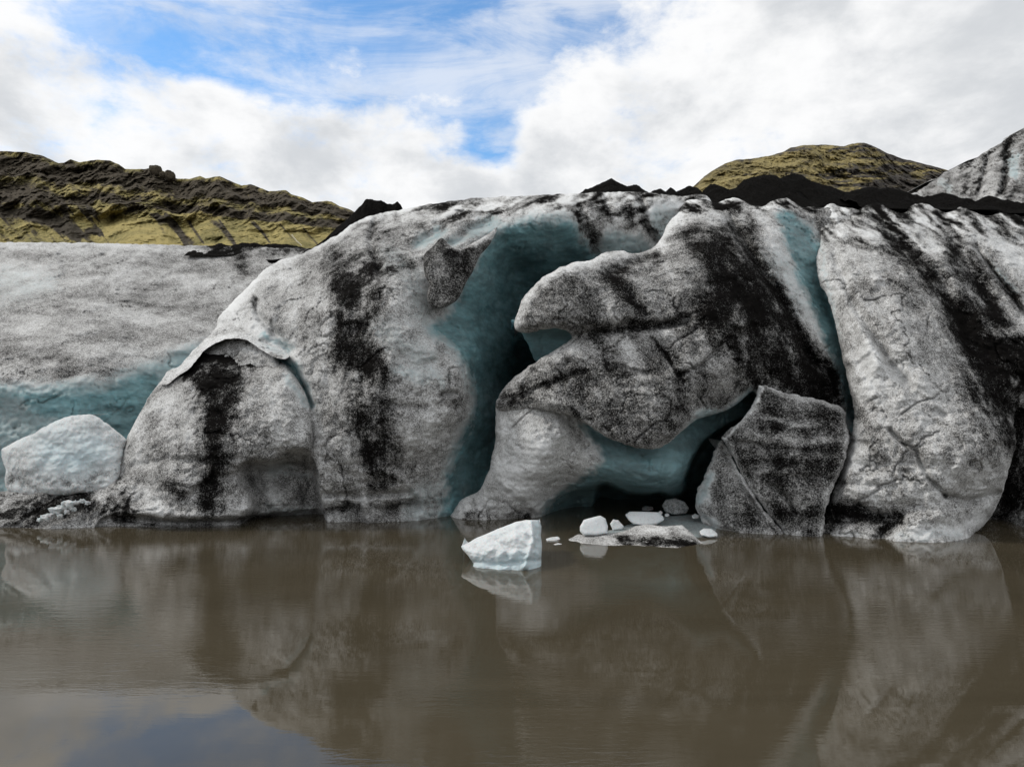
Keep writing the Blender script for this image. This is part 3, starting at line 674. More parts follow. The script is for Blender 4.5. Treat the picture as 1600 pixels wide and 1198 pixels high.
# D: hanging right-hand mass above the cave mouth, down to the dirty brow
ice_body('ice_overhang', [(1062, 330), (1072, 314), (1100, 311), (1116, 317), (1134, 312), (1150, 309), (1172, 318), (1190, 323), (1205, 314), (1230, 311), (1250, 322), (1290, 324), (1345, 334), (1360, 480), (1360, 740), (1250, 735), (1205, 660), (1178, 612), (1160, 624), (1140, 638), (1110, 648), (1088, 656), (1062, 676), (1042, 694), (1026, 701), (1004, 701), (986, 697), (960, 688), (936, 676), (916, 662), (896, 652), (880, 648), (850, 640), (820, 640), (795, 642), (778, 640), (776, 628), (784, 612), (800, 592), (830, 570), (862, 550),
                           (893, 528), (884, 516), (850, 514), (826, 521), (807, 516), (805, 498), (812, 478), (826, 455), (846, 436), (872, 420), (896, 410), (925, 406), (942, 396), (968, 391), (992, 397), (1014, 390), (1030, 376), (1042, 352)],
         [(1075, 316, 32.6), (1150, 312, 33), (1260, 316, 33), (1340, 340, 33), (1040, 360, 30.6), (1020, 390, 29.4), (960, 396, 28.6), (900, 414, 27.2), (840, 448, 26.4), (810, 500, 26.2), (860, 490, 25.6), (850, 515, 26.0), (900, 460, 25.9), (960, 440, 26.8), (1000, 440, 27.0), (1060, 400, 28.2), (1100, 360, 29.6), (1130, 420, 27.8), (1060, 470, 26.4), (980, 490, 25.8),
          (930, 525, 26.0), (1000, 515, 26.2), (890, 560, 25.7), (830, 590, 26.2), (785, 620, 26.8), (790, 638, 26.6), (870, 620, 25.2), (940, 600, 24.9), (1000, 580, 25.0), (960, 660, 24.5), (1020, 680, 24.3), (1060, 640, 24.6), (1080, 560, 25.3), (1120, 590, 25.4), (1120, 640, 26.0), (1160, 600, 26.0), (1150, 500, 26.3), (1200, 560, 26.6), (1200, 640, 27.2), (1250, 620, 27.2), (1180, 420, 28.4), (1170, 370, 30.0), (1205, 350, 31.0), (1220, 400, 29.8), (1240, 460, 28.8), (1270, 520, 28.2), (1300, 580, 27.6),
          (1250, 360, 31.6), (1265, 420, 30.6), (1290, 480, 29.9), (1318, 560, 28.7), (1335, 640, 28.6), (1350, 700, 28.0)],
         ICE, gl, rim=18, dirt=0.57, seed=400, tps_smooth=0.004, streak=0.75, clean_rim=0.18, flow=(0.5, 1.0), crest=(312, 345), crest_dir=(1.0, 0.5),
         grooves=[([(893, 528), (935, 522), (985, 512), (1040, 508), (1075, 498)], (12, 7), .45), ([(1018, 528), (1044, 557), (1060, 585)], 3, .16), ([(1060, 587), (1100, 567), (1134, 530)], 3, .2), ([(783, 624), (812, 622), (850, 604), (888, 588), (915, 580)], 4, .16), ([(1140, 345), (1163, 375), (1182, 410), (1230, 480), (1265, 560), (1305, 590)], (8, 9), .7), ([(960, 570), (1010, 583)], 4, .2), ([(1010, 400), (980, 412), (950, 425)], 8, .35),
                  ([(985, 450), (1010, 490)], 6, .25), ([(1215, 450), (1260, 540)], 14, -.2), ([(1060, 590), (1065, 640)], 10, .2), ([(1268, 420), (1296, 480), (1322, 560), (1332, 640)], (9, 5), .35)],
         strokes=[([(1065, 326), (1085, 322), (1096, 312)], 7, .9), ([(1075, 362), (1105, 380), (1140, 412), (1185, 470)], (24, 40), .65), ([(1150, 322), (1152, 332)], 9, .6), ([(1141, 350), (1163, 375), (1182, 410), (1225, 480), (1262, 560), (1300, 592)], (8, 20), .6), ([(955, 432), (965, 440)], 15, .6), ([(972, 418), (1000, 412)], 9, .7), ([(1013, 398), (1025, 394)], 6, .6), ([(1032, 408), (1022, 418)], 8, .4), ([(985, 455), (1008, 490)], 8, .3),
                  ([(783, 620), (812, 623), (850, 604), (888, 588), (920, 579)], 9, .5), ([(955, 572), (985, 582)], 11, .45), ([(1018, 528), (1044, 557), (1060, 585)], 3, .35), ([(1060, 587), (1100, 567), (1134, 530)], 4, .35), ([(1040, 560), (1100, 600), (1100, 640)], 34, .14), ([(900, 625), (1000, 640)], 36, .12), ([(1063, 605), (1066, 635)], 12, .5), ([(930, 522), (985, 511), (1055, 506), (1110, 500)], (10, 16), .5), ([(1150, 470), (1190, 540), (1225, 600), (1300, 620)], 62, .75), ([(1130, 440), (1150, 520)], 30, .2), ([(1250, 640), (1300, 660)], 30, .3), ([(1180, 500), (1260, 620)], 22, .2),
                  ([(808, 505), (822, 465), (848, 440), (890, 415), (930, 408), (975, 395)], 9, -.34), ([(1030, 384), (1048, 352), (1074, 335)], 14, -.48), ([(1100, 322), (1160, 345)], 16, -.34), ([(1060, 345), (1120, 340)], 14, -.3), ([(860, 560), (900, 545), (930, 550)], 12, -.25), ([(810, 600), (850, 575)], 9, -.2), ([(1080, 320), (1190, 315), (1300, 320)], 6, 1.0), ([(1185, 330), (1215, 400), (1255, 470), (1295, 560)], (20, 12), -.55), ([(1010, 520), (1060, 515), (1100, 520)], 8, -.2), ([(880, 640), (980, 690)], 4, .35), ([(1168, 332), (1172, 360)], 6, .6), ([(1205, 402), (1225, 440)], 4, .5), ([(1180, 318), (1200, 322)], 6, .7), ([(1245, 340), (1255, 370), (1265, 390)], 8, .5),
                  ([(900, 480), (860, 490)], 25, -.10), ([(780, 634), (850, 634)], 6, .25)],
         blues=[([(1215, 335), (1262, 345), (1288, 400), (1312, 480), (1340, 600), (1340, 700), (1318, 640), (1300, 560), (1268, 480), (1240, 420)], 10, 1.0), ([(1180, 400), (1240, 400), (1270, 500), (1230, 470)], 18, .25), ([(1085, 650), (1140, 632), (1178, 605), (1182, 640), (1120, 668), (1060, 690)], 8, .7)])

# teal underside showing in the notch below the overhang
ice_body('notch_wall', [(800, 500), (910, 500), (920, 545), (870, 575), (838, 566), (826, 540), (815, 522)], [(810, 510, 27.6), (880, 510, 27.4), (850, 530, 27.6), (905, 535, 27.2), (850, 565, 28.4), (835, 555, 28.8)], ICE, gl, rim=8, dirt=0.05, seed=450, rough=.3, fract=0,
         blues=[([(780, 480), (930, 480), (930, 600), (780, 600)], 5, .95)], back=(.5, 1.5, 4.0), inset=2)

# E: pale wall under the brow, teal recess and ledge, black hollow at the water
ice_body('undercut_wall', [(779, 622), (900, 610), (1050, 640), (1200, 600), (1230, 880), (700, 880), (704, 808), (712, 794), (722, 780), (740, 772), (752, 762), (764, 732), (773, 700), (775, 660)],
         [(780, 640, 27.2), (850, 640, 26.3), (776, 700, 27.0), (760, 750, 27.0), (715, 800, 27.6), (740, 812, 27.2), (790, 812, 27.2), (830, 650, 26.2), (820, 720, 26.0), (810, 780, 26.6), (880, 680, 25.9), (860, 720, 26.0), (905, 700, 26.1), (830, 820, 27.6),
          (940, 680, 26.6), (1000, 710, 26.2), (1060, 700, 26.6), (960, 735, 25.9), (1010, 752, 25.8), (1055, 752, 26.3), (1085, 710, 27.4), (1110, 670, 28.4), (1150, 650, 29), (1200, 640, 30), (880, 760, 27.4), (900, 790, 28.8), (930, 750, 26.6), (860, 800, 28.0), (920, 820, 30), (1000, 800, 31.5), (1080, 790, 31.5), (1140, 740, 31), (1200, 800, 31), (1000, 880, 31), (750, 880, 27), (830, 880, 27.8)],
         ICE, gl, rim=12, dirt=0.14, seed=500, tps_smooth=0.003, rough=.8, streak=0.55,
         offsets=[([(940, 758), (968, 766), (988, 774), (1012, 774), (1032, 772), (1062, 780), (1074, 745), (1086, 715), (1104, 690), (1150, 660), (1230, 640), (1230, 890), (900, 890), (925, 800)], 3.6, 5), ([(862, 800), (900, 772), (950, 768), (960, 900), (846, 900)], 1.5, 20)],
         strokes=[([(742, 772), (732, 790), (712, 800)], 10, .2), ([(728, 812), (780, 806), (826, 808)], 9, 1.0), ([(785, 645), (800, 648), (850, 642)], 6, .25), ([(750, 745), (800, 742), (850, 742)], 4, .1), ([(820, 700), (800, 760)], 35, -.12), ([(930, 690), (925, 715)], 10, -.2), ([(870, 652), (905, 680), (915, 700)], 7, .22), ([(922, 716), (934, 720)], 3, .6), ([(945, 745), (950, 750)], 4, .6), ([(1060, 740), (1070, 742)], 3, .5), ([(790, 790), (820, 800)], 14, .3)],
         blues=[([(902, 655), (950, 670), (1000, 680), (1100, 640), (1230, 600), (1230, 890), (846, 890), (848, 812), (862, 784), (884, 760), (912, 738), (938, 718), (928, 690), (912, 672)], 8, .92)],
         grooves=[([(930, 745), (900, 752), (870, 770)], 8, .15), ([(700, 770), (742, 770)], 6, .2)])

# right-hand lobe
ice_body('ice_lobe', [(1268, 334), (1285, 326), (1300, 318), (1318, 324), (1340, 331), (1352, 322), (1375, 318), (1392, 328), (1410, 333), (1425, 322), (1445, 318), (1462, 326), (1480, 332), (1500, 324), (1520, 330), (1545, 337), (1570, 330), (1600, 338), (1720, 340), (1900, 350), (1900, 600), (1760, 640), (1640, 640), (1590, 640), (1584, 664), (1588, 690), (1580, 720), (1572, 750), (1562, 780), (1545, 812), (1520, 838), (1505, 880), (1270, 880), (1280, 835), (1294, 792), (1308, 752), (1322, 715), (1330, 685), (1334, 640), (1326, 600), (1316, 556), (1304, 500), (1292, 462), (1280, 440), (1276, 405), (1282, 372)],
         [(1275, 340, 33), (1340, 318, 33), (1440, 318, 33.4), (1560, 330, 33.6), (1700, 340, 33), (1880, 355, 33), (1285, 400, 30.2), (1295, 450, 28.8), (1318, 540, 27.0), (1332, 640, 25.6), (1325, 700, 25.0), (1300, 790, 24.5), (1290, 835, 24.2), (1350, 440, 27.9), (1340, 520, 26.4), (1370, 600, 25.0), (1370, 700, 24.2), (1340, 760, 24.0), (1400, 380, 30.0), (1450, 450, 27.8), (1450, 560, 25.4), (1440, 640, 24.2), (1480, 700, 23.3), (1530, 700, 23.3), (1570, 690, 24.0), (1500, 760, 23.4), (1400, 780, 23.6), (1360, 815, 23.8),
          (1400, 830, 23.2), (1480, 830, 22.9), (1400, 852, 22.7), (1490, 852, 22.8), (1545, 815, 24.8), (1550, 790, 24.4), (1500, 380, 30.4), (1560, 420, 29.4), (1540, 520, 26.8), (1560, 600, 25.4), (1590, 640, 26), (1640, 500, 27.5), (1700, 600, 26), (1800, 500, 28), (1300, 880, 24), (1450, 880, 22.6), (1340, 850, 23.6)],
         ICE, gl, rim=20, dirt=0.38, seed=600, tps_smooth=0.004, streak=0.78, flow=(0.55, 1.0), crest=(322, 420), crest_dir=(1.0, 0.62),
         grooves=[([(1392, 672), (1412, 692), (1432, 704), (1440, 728), (1452, 752), (1475, 775)], 3.5, .28), ([(1475, 775), (1510, 782), (1560, 770)], 6, .4), ([(1450, 690), (1500, 730)], 26, -.25), ([(1306, 400), (1322, 450), (1350, 500), (1388, 560), (1424, 602)], 8, .42), ([(1310, 420), (1345, 500), (1370, 570)], 14, -.28), ([(1395, 450), (1420, 540), (1440, 590)], 18, -.2), ([(1370, 340), (1410, 385), (1470, 440), (1520, 540), (1560, 620)], (14, 22), .4), ([(1475, 340), (1500, 395), (1545, 470)], 12, .3), ([(1525, 385), (1570, 450), (1600, 490)], 4, .4),
                  ([(1283, 345), (1310, 352), (1330, 340)], 8, .3), ([(1295, 800), (1350, 800), (1400, 812), (1380, 835)], 14, .35), ([(1430, 735), (1410, 740), (1420, 755)], 5, .15), ([(1460, 640), (1475, 650)], 5, .2), ([(1300, 842), (1330, 825), (1370, 836)], 6, -.2), ([(1330, 690), (1300, 780)], 6, .3), ([(1310, 720), (1400, 735)], 5, .1), ([(1320, 690), (1390, 690)], 4, .1), ([(1310, 755), (1400, 760)], 4, .12), ([(1415, 400), (1480, 410), (1500, 470)], 14, -.22), ([(1320, 365), (1380, 380)], 12, -.3), ([(1520, 350), (1590, 420)], 16, -.2)],
         strokes=[([(1338, 318), (1370, 340), (1388, 363), (1408, 385), (1438, 408), (1463, 433), (1485, 468), (1510, 515), (1535, 575), (1566, 630), (1584, 668)], (17, 44), .9), ([(1472, 335), (1488, 370), (1500, 395), (1520, 425), (1535, 455), (1552, 490), (1575, 540), (1600, 600)], (13, 40), .85), ([(1525, 385), (1550, 420), (1570, 450), (1592, 485)], 5, .6), ([(1540, 500), (1580, 560), (1590, 610)], 34, .4), ([(1500, 520), (1530, 560)], 26, .3), ([(1560, 330), (1590, 370), (1620, 380)], 10, .5),
                  ([(1300, 800), (1345, 806), (1400, 812), (1377, 832)], (16, 12), 1.1), ([(1285, 815), (1290, 835)], 8, .5), ([(1410, 733), (1428, 752)], 6, .5), ([(1477, 705), (1482, 725)], 10, .3), ([(1518, 722), (1524, 732)], 8, .35), ([(1310, 750), (1350, 742), (1380, 738)], 4, .4), ([(1340, 655), (1350, 630)], 5, .35), ([(1358, 625), (1368, 640)], 4, .45), ([(1320, 694), (1380, 690)], 4, .25), ([(1500, 600), (1520, 640)], 18, .3), ([(1440, 635), (1452, 640)], 5, .35), ([(1540, 700), (1560, 740)], 16, .2),
                  ([(1295, 365), (1300, 345), (1330, 340)], 8, .35), ([(1270, 345), (1285, 365)], 5, .4), ([(1330, 452), (1335, 480)], 6, .3), ([(1375, 345), (1400, 360), (1430, 370)], 5, .4), ([(1340, 324), (1450, 327), (1600, 337), (1750, 345)], 9, 1.1), ([(1280, 322), (1320, 316)], 5, .6), ([(1400, 330), (1425, 345)], 5, .4), ([(1500, 330), (1525, 345), (1560, 345)], 6, .5), ([(1325, 372), (1370, 385), (1390, 400)], 9, .28),
                  ([(1310, 330), (1340, 335)], 9, -.4), ([(1318, 358), (1375, 370)], 9, -.42), ([(1400, 345), (1450, 370), (1480, 395)], 13, -.36), ([(1440, 400), (1490, 450)], 10, -.3), ([(1510, 355), (1560, 380), (1600, 420)], 13, -.3), ([(1290, 400), (1310, 460), (1345, 540), (1380, 600)], 18, -.20), ([(1400, 600), (1450, 620)], 35, -.16), ([(1350, 560), (1340, 620)], 25, -.2), ([(1430, 830), (1500, 825), (1530, 810)], 14, -.45), ([(1310, 838), (1350, 838)], 9, -.3), ([(1460, 680), (1500, 760)], 20, -.14), ([(1380, 780), (1440, 790)], 20, -.1)],
         blue_strokes=[([(1282, 370), (1290, 440), (1312, 530)], 3, .3), ([(1560, 420), (1580, 460)], 8, .45), ([(1400, 838), (1500, 835)], 8, .15)])
# dark flank behind the lobe at the right edge
ice_body('ice_flank', [(1540, 560), (1700, 560), (1900, 560), (1900, 880), (1520, 880), (1520, 700)], [(1540, 600, 27.5), (1700, 600, 26.5), (1900, 600, 26), (1560, 820, 27.2), (1580, 830, 26.4), (1620, 838, 24.2), (1750, 845, 23.4), (1900, 845, 23.4), (1600, 700, 27), (1600, 880, 24)], ICE, gl,
         rim=10, dirt=0.75, seed=650, strokes=[([(1590, 560), (1595, 680), (1580, 760)], 22, .6), ([(1590, 810), (1640, 815)], 14, -.4), ([(1575, 790), (1560, 815)], 10, .6)])

# collapsed slab and the small lobe at its foot
G = ice_body('ice_slab', [(1184, 600), (1192, 600), (1216, 610), (1250, 618), (1290, 628), (1316, 636), (1322, 660), (1326, 690), (1320, 720), (1308, 750), (1296, 776), (1290, 800), (1286, 836), (1284, 880), (1230, 880), (1225, 835), (1205, 808), (1180, 776), (1160, 744), (1144, 712), (1132, 692), (1127, 684), (1144, 668), (1160, 654), (1172, 638), (1182, 620)],
         [(1186, 604, 26.4), (1250, 622, 26.2), (1315, 640, 26.0), (1130, 688, 25.8), (1180, 680, 25.1), (1250, 690, 24.8), (1310, 690, 25.0), (1220, 760, 24.3), (1280, 770, 24.2), (1250, 820, 24.2), (1265, 840, 23.8), (1260, 880, 23.6), (1180, 760, 24.9)], ICE, None, rim=14, dirt=0.70, seed=700, ragged=2.0, clean_rim=.4, layer=.16, rough=.7, streak=.6, back=(.4, 1.0, 2.0), inset=2,
         grooves=[([(1145, 690), (1210, 700), (1300, 706)], 4, .12), ([(1190, 650), (1300, 656)], 4, .1), ([(1210, 745), (1290, 742)], 5, .14), ([(1200, 755), (1230, 775), (1240, 800)], 5, .2), ([(1180, 720), (1260, 725)], 4, .1), ([(1190, 610), (1182, 625), (1172, 645), (1150, 668)], 3, -.15)],
         strokes=[([(1184, 604), (1182, 622), (1172, 640), (1150, 666), (1130, 686)], 3, -.8), ([(1186, 602), (1216, 610)], 3, -.6), ([(1190, 668), (1300, 672)], 7, .3), ([(1170, 695), (1310, 700)], 6, .3), ([(1160, 715), (1290, 725)], 9, .28), ([(1200, 745), (1290, 745)], 8, .25), ([(1210, 800), (1280, 800)], 12, .4), ([(1200, 640), (1290, 645)], 10, .2), ([(1190, 655), (1260, 660)], 4, -.25), ([(1180, 685), (1290, 688)], 4, -.25), ([(1185, 735), (1250, 738)], 4, -.2), ([(1225, 775), (1270, 785)], 6, -.2), ([(1265, 835), (1280, 840)], 8, .5), ([(1245, 835), (1255, 840)], 7, -.4)])
tag(G, 'dark layered ice slab with thin pale rim, leaning against the cliff foot', 'ice slab')
G2 = ice_body('ice_boulder', [(1127, 688), (1136, 700), (1148, 722), (1164, 752), (1184, 782), (1208, 814), (1228, 838), (1234, 880), (1120, 880), (1108, 840), (1096, 812), (1088, 792), (1088, 772), (1096, 752), (1108, 728), (1116, 706)],
         [(1126, 692, 26.2), (1100, 750, 26.0), (1090, 785, 25.8), (1110, 825, 25.6), (1150, 740, 25.2), (1140, 790, 24.8), (1180, 800, 24.6), (1150, 835, 24.6), (1200, 838, 24.2), (1220, 840, 24.2), (1180, 880, 24.0)], ICE, None, rim=12, dirt=0.60, ragged=2.0, seed=740, rough=.7, back=(.4, 1.0, 2.0), inset=2, clean_rim=.3,
         grooves=[([(1090, 800), (1110, 822), (1150, 832)], 4, .15), ([(1130, 700), (1160, 760), (1195, 810)], 4, .25)],
         strokes=[([(1110, 765), (1125, 775)], 10, .35), ([(1140, 810), (1175, 812)], 12, .5), ([(1110, 745), (1100, 780)], 6, -.5), ([(1108, 816), (1140, 830)], 6, -.35), ([(1150, 760), (1190, 820)], 5, .3), ([(1190, 836), (1220, 838)], 6, -.3)],
         blue_strokes=[([(1105, 745), (1092, 785)], 9, .55), ([(1100, 812), (1140, 832)], 5, .3)])
tag(G2, 'small speckled ice boulder left of the dark layered slab, touching water', 'ice boulder')

# pale block resting on the foot at the left
PB = ice_body('ice_block', [(2, 702), (20, 692), (45, 680), (75, 664), (100, 652), (125, 648), (150, 650), (165, 660), (182, 673), (197, 686), (194, 702), (190, 722), (188, 745), (170, 765), (60, 775), (10, 765), (8, 735), (3, 716)],
         [(5, 705, 28.2), (60, 690, 27.4), (120, 655, 27.8), (190, 690, 27.6), (100, 720, 26.8), (40, 730, 27.0), (150, 740, 26.7), (180, 750, 26.8), (60, 770, 26.8)], CLEAN, None, rim=12, dirt=0.24, seed=800, rough=.8, fract=.5, cracks=.3, back=(.5, 1.4, 2.2), inset=3, streak=.25,
         strokes=[([(10, 745), (60, 757), (130, 755), (180, 740)], 9, .40), ([(20, 725), (40, 740)], 9, .2)], blues=[([(50, 680), (150, 680), (170, 720), (110, 745), (60, 720)], 34, .55)])
tag(PB, 'smooth pale bluish ice block resting on the dirty foot below blue band', 'ice block')

# far ice ridge at the upper right
L = ice_body('ice_ridge', [(1400, 312), (1432, 300), (1450, 288), (1476, 270), (1496, 260), (1520, 250), (1540, 236), (1560, 226), (1572, 216), (1590, 206), (1620, 190), (1700, 150), (1800, 110), (1950, 90), (1950, 420), (1400, 420)],
         [(1432, 305, 66), (1520, 255, 66), (1600, 205, 66), (1800, 120, 68), (1950, 100, 68), (1450, 400, 52), (1600, 330, 54), (1900, 350, 52), (1600, 400, 50), (1550, 300, 58)], ICE, None, rim=12, dirt=0.50, seed=900, rough=2.0, streak=.8, flow=(-0.35, 1.0),
         strokes=[([(1548, 234), (1535, 262), (1530, 290), (1525, 305)], 4, 1.0), ([(1520, 255), (1505, 300)], 4, .8), ([(1577, 222), (1570, 260), (1566, 300)], 6, 1.0), ([(1600, 205), (1570, 218), (1540, 240), (1500, 262)], 4, .6), ([(1598, 230), (1600, 260)], 8, .4), ([(1480, 290), (1520, 310)], 3, .4), ([(1590, 290), (1575, 315)], 5, .6), ([(1485, 270), (1475, 300)], 2, .3), ([(1600, 300), (1610, 320)], 8, .3)],
         blues=[([(1575, 245), (1592, 240), (1590, 280), (1572, 275)], 5, .6), ([(1470, 285), (1482, 280), (1482, 298), (1470, 298)], 3, .5)], grooves=[([(1548, 234), (1530, 300)], 4, .8), ([(1577, 222), (1566, 300)], 5, 1.0)])
tag(L, 'distant grey ice ridge with black streaks rising at upper right edge', 'ice ridge')

# ------------------------------------------------------------------ ash mounds on the crest
def mound(sil, d, half, base_py, label, seed, nt=44, step=1.0, sharp=1.15):
    S = np.array(sil, float)
    px = np.arange(S[0, 0], S[-1, 0] + step, step); top = np.interp(px, S[:, 0], S[:, 1])
    zt = CH + (HY - top) / F * d; zb = CH + (HY - base_py) / F * d
    X = (px - CX) / F * d
    zt = zt + 0.16 * fbm(X, X * 0, X * 0 + seed, 1.6, 5, .68, seed)
    t = np.linspace(-1, 1, nt)
    Tt, XX = np.meshgrid(t, X, indexing='ij')
    h = np.maximum(zt - zb, 0.02)[None] * (1 - np.abs(Tt) ** sharp)
    YY = d + half * Tt + 0.5 * fbm(XX, Tt * half, XX * 0, 0.5, 3, .5, seed + 3) * (1 - np.abs(Tt))
    h = h + 0.34 * fbm(XX, YY, XX * 0, 1.3, 5, .66, seed + 4) * np.abs(Tt) * (1 - np.abs(Tt)) * 4
    ids = np.arange(XX.size).reshape(XX.shape)
    q = np.stack([ids[:-1, :-1], ids[:-1, 1:], ids[1:, 1:], ids[1:, :-1]], -1).reshape(-1, 4)
    o = link_mesh('ash_mound', np.stack([XX, YY, zb + h], -1).reshape(-1, 3), q, ASH)
    return tag(o, label, 'ash mound', 'black ash mounds on the glacier crest')
mound([(440, 420), (470, 404), (490, 388), (510, 372), (525, 355), (535, 345), (545, 336), (557, 327), (567, 318), (572, 312), (578, 310), (585, 313), (597, 314), (608, 318), (615, 318), (622, 314), (627, 320), (632, 330), (650, 345)], 39, 2.6, 420, 'black ash ridge jutting up behind the left lobe beside the hillside', 1)
mound([(895, 312), (905, 303), (914, 296), (925, 293), (935, 288), (945, 283), (955, 278), (962, 282), (972, 289), (980, 291), (990, 289), (998, 290), (1008, 299), (1020, 310)], 38.5, 3.4, 345, 'pointed black ash cone standing alone against the clouds above the cave', 2)
mound([(1000, 312), (1018, 300), (1030, 296), (1040, 299), (1048, 292), (1056, 299), (1066, 293), (1076, 290), (1086, 293), (1096, 303), (1108, 312)], 38, 3.0, 345, 'low row of small black ash bumps right of the pointed cone', 3)
mound([(1088, 315), (1100, 296), (1108, 289), (1116, 287), (1126, 291), (1136, 296), (1150, 292), (1162, 280), (1175, 276), (1192, 272), (1208, 274), (1216, 281), (1224, 280)  , (1240, 312)], 39, 3.6, 350, 'broad black ash mound in front of the mossy hill', 4)
mound([(1205, 315), (1218, 280), (1230, 273), (1240, 271), (1252, 274), (1265, 282), (1282, 289), (1300, 294), (1320, 300), (1345, 312)], 40, 3.8, 350, 'smooth rounded black ash mound below the hill, tallest on the right', 5)
mound([(1310, 312), (1330, 297), (1350, 293), (1375, 295), (1390, 292), (1404, 296), (1416, 302), (1430, 310)], 37, 3.0, 350, 'flat-topped black ash heap left of the distant ice ridge', 6)
mound([(1415, 318), (1440, 308), (1455, 306), (1470, 300), (1484, 303), (1500, 310), (1512, 318)], 36.5, 2.8, 350, 'small black ash heap at the foot of the distant ice ridge', 7)
mound([(1500, 322), (1528, 313), (1545, 305), (1560, 310), (1580, 318), (1600, 322), (1640, 318), (1680, 326)], 36.5, 2.8, 355, 'black ash heap at the right edge below the distant ice ridge', 8)
mound([(310, 390), (328, 384), (345, 381), (362, 384), (380, 379), (398, 379), (412, 382), (430, 380), (446, 382), (462, 383), (490, 392)], 47.5, 2.2, 410, 'thin black ash strip along the crest of the left slope', 9)

# ------------------------------------------------------------------ floating and stranded ice
def chunk(name, outline, ctrl, label, cat, seed, group=None, rim=10, dirt=0.0, strokes=(), blues=(), thick=(0.25, 0.6, 1.0), mat=CLEAN, rough=.35, step=1.2, ragged=.5, grooves=(), inset=2.0, streak=.2, facet=13):
    o = ice_body(name, outline, ctrl, mat, None, step=step, rim=rim, dirt=dirt, seed=seed, strokes=strokes, blues=blues, back=thick, rough=rough, ragged=ragged, grooves=grooves, inset=inset, streak=streak, facet=facet, sharp=True, fract=0, cracks=0)
    return tag(o, label, cat, group)
chunk('ice_floe', [(720, 853), (732, 847), (745, 840), (768, 830), (788, 822), (806, 815), (822, 812), (842, 812), (846, 822), (845, 836), (847, 850), (846, 866), (846, 884), (844, 930), (740, 930), (737, 892), (740, 880), (732, 868), (724, 860)],
      [(722, 854, 20.2), (745, 845, 19.9), (790, 824, 20.2), (840, 814, 20.4), (828, 830, 19.9), (832, 860, 19.3), (846, 850, 20.0), (846, 880, 19.8), (780, 860, 19.4), (740, 885, 19.45), (790, 889, 19.25), (825, 886, 19.2), (780, 930, 19.2)],
      'large white angular ice chunk floating in front of the cliff', 'ice chunk', 1003, rim=8, dirt=-.05, thick=(.3, .8, 1.4), rough=1.0, facet=0, streak=.35, ragged=.3, grooves=[([(828, 814), (832, 840), (826, 870), (822, 888)], 4, -.16), ([(737, 878), (790, 882), (846, 876)], 4, .12), ([(760, 838), (800, 858)], 6, .10)], strokes=[([(740, 886), (800, 888), (846, 884)], 4, .3)], blues=[([(735, 872), (846, 866), (846, 900), (735, 900)], 6, .5), ([(832, 815), (848, 815), (848, 890), (830, 890)], 5, .45)])
# low dirty floe
chunk('ice_floe', [(887, 842), (903, 835), (930, 834), (955, 833), (978, 829), (992, 822), (1008, 819), (1040, 822), (1066, 820), (1078, 830), (1090, 842), (1106, 852), (1108, 872), (884, 872), (886, 850)],
      [(888, 845, 23.2), (905, 836, 23.6), (950, 834, 23.8), (1000, 822, 24.2), (1064, 822, 24.0), (1104, 852, 22.6), (915, 856, 22.2), (960, 858, 21.9), (1045, 857, 22.0), (1000, 840, 22.9), (1050, 838, 22.7), (950, 845, 22.8), (1000, 872, 21.8)],
      'low dirty grey floe with black ash on its face, lying before the hollow', 'ice floe', 1002, rim=4, dirt=.32, mat=ICE, thick=(.3, .8), facet=0, rough=.5, strokes=[([(975, 846), (1010, 842), (1045, 842), (1075, 850)], 9, 1.3), ([(1000, 850), (1090, 852)], 5, .3), ([(895, 842), (940, 846)], 6, .15), ([(1000, 824), (1066, 824)], 5, -.3)])
small = [('white rounded ice chunk sitting at the left end of the dirty floe', [(906, 822), (912, 812), (926, 808), (938, 805), (946, 810), (950, 822), (949, 833), (930, 836), (912, 836), (906, 830)], 23.6, -.2),
         ('small pale ice lump between the white rounded chunk and flat slab', [(953, 818), (958, 811), (966, 812), (975, 822), (972, 827), (958, 829)], 24.6, .0),
         ('flat white ice slab lying behind the dirty floe', [(976, 804), (984, 799), (1010, 799), (1028, 800), (1036, 806), (1038, 812), (1026, 819), (1008, 821), (990, 819), (982, 812)], 25.4, -.1),
         ('grey ice lump at the back of the dark hollow', [(1034, 790), (1040, 780), (1056, 778), (1070, 784), (1077, 794), (1072, 802), (1052, 804), (1040, 800)], 27.8, .5),
         ('thin dark ice flake farthest inside the hollow', [(1002, 793), (1008, 790), (1020, 791), (1022, 796), (1014, 798), (1004, 797)], 29.0, .5),
         ('little grey ice chunk floating beside the speckled boulder', [(1092, 830), (1100, 825), (1112, 826), (1121, 833), (1121, 838), (1108, 839), (1096, 836)], 23.7, .05),
         ('tiny white ice crumb behind the flat slab', [(1028, 800), (1032, 797), (1036, 800), (1034, 804), (1029, 804)], 26.6, -.1),
         ('tiny grey ice crumb right of the flat slab', [(1038, 803), (1043, 801), (1047, 804), (1044, 807), (1039, 807)], 26.3, .1),
         ('tiny grey ice crumb between hollow and speckled boulder', [(1080, 806), (1086, 802), (1093, 805), (1091, 809), (1083, 810)], 26.2, .15),
         ('thin melting ice sliver floating right of the large white chunk', [(852, 842), (860, 839), (872, 838), (876, 842), (866, 845), (855, 845)], 23.2, .1),
         ('fainter thin ice sliver floating nearest the large white chunk', [(864, 850), (872, 848), (880, 850), (876, 853), (867, 853)], 22.5, .15)]
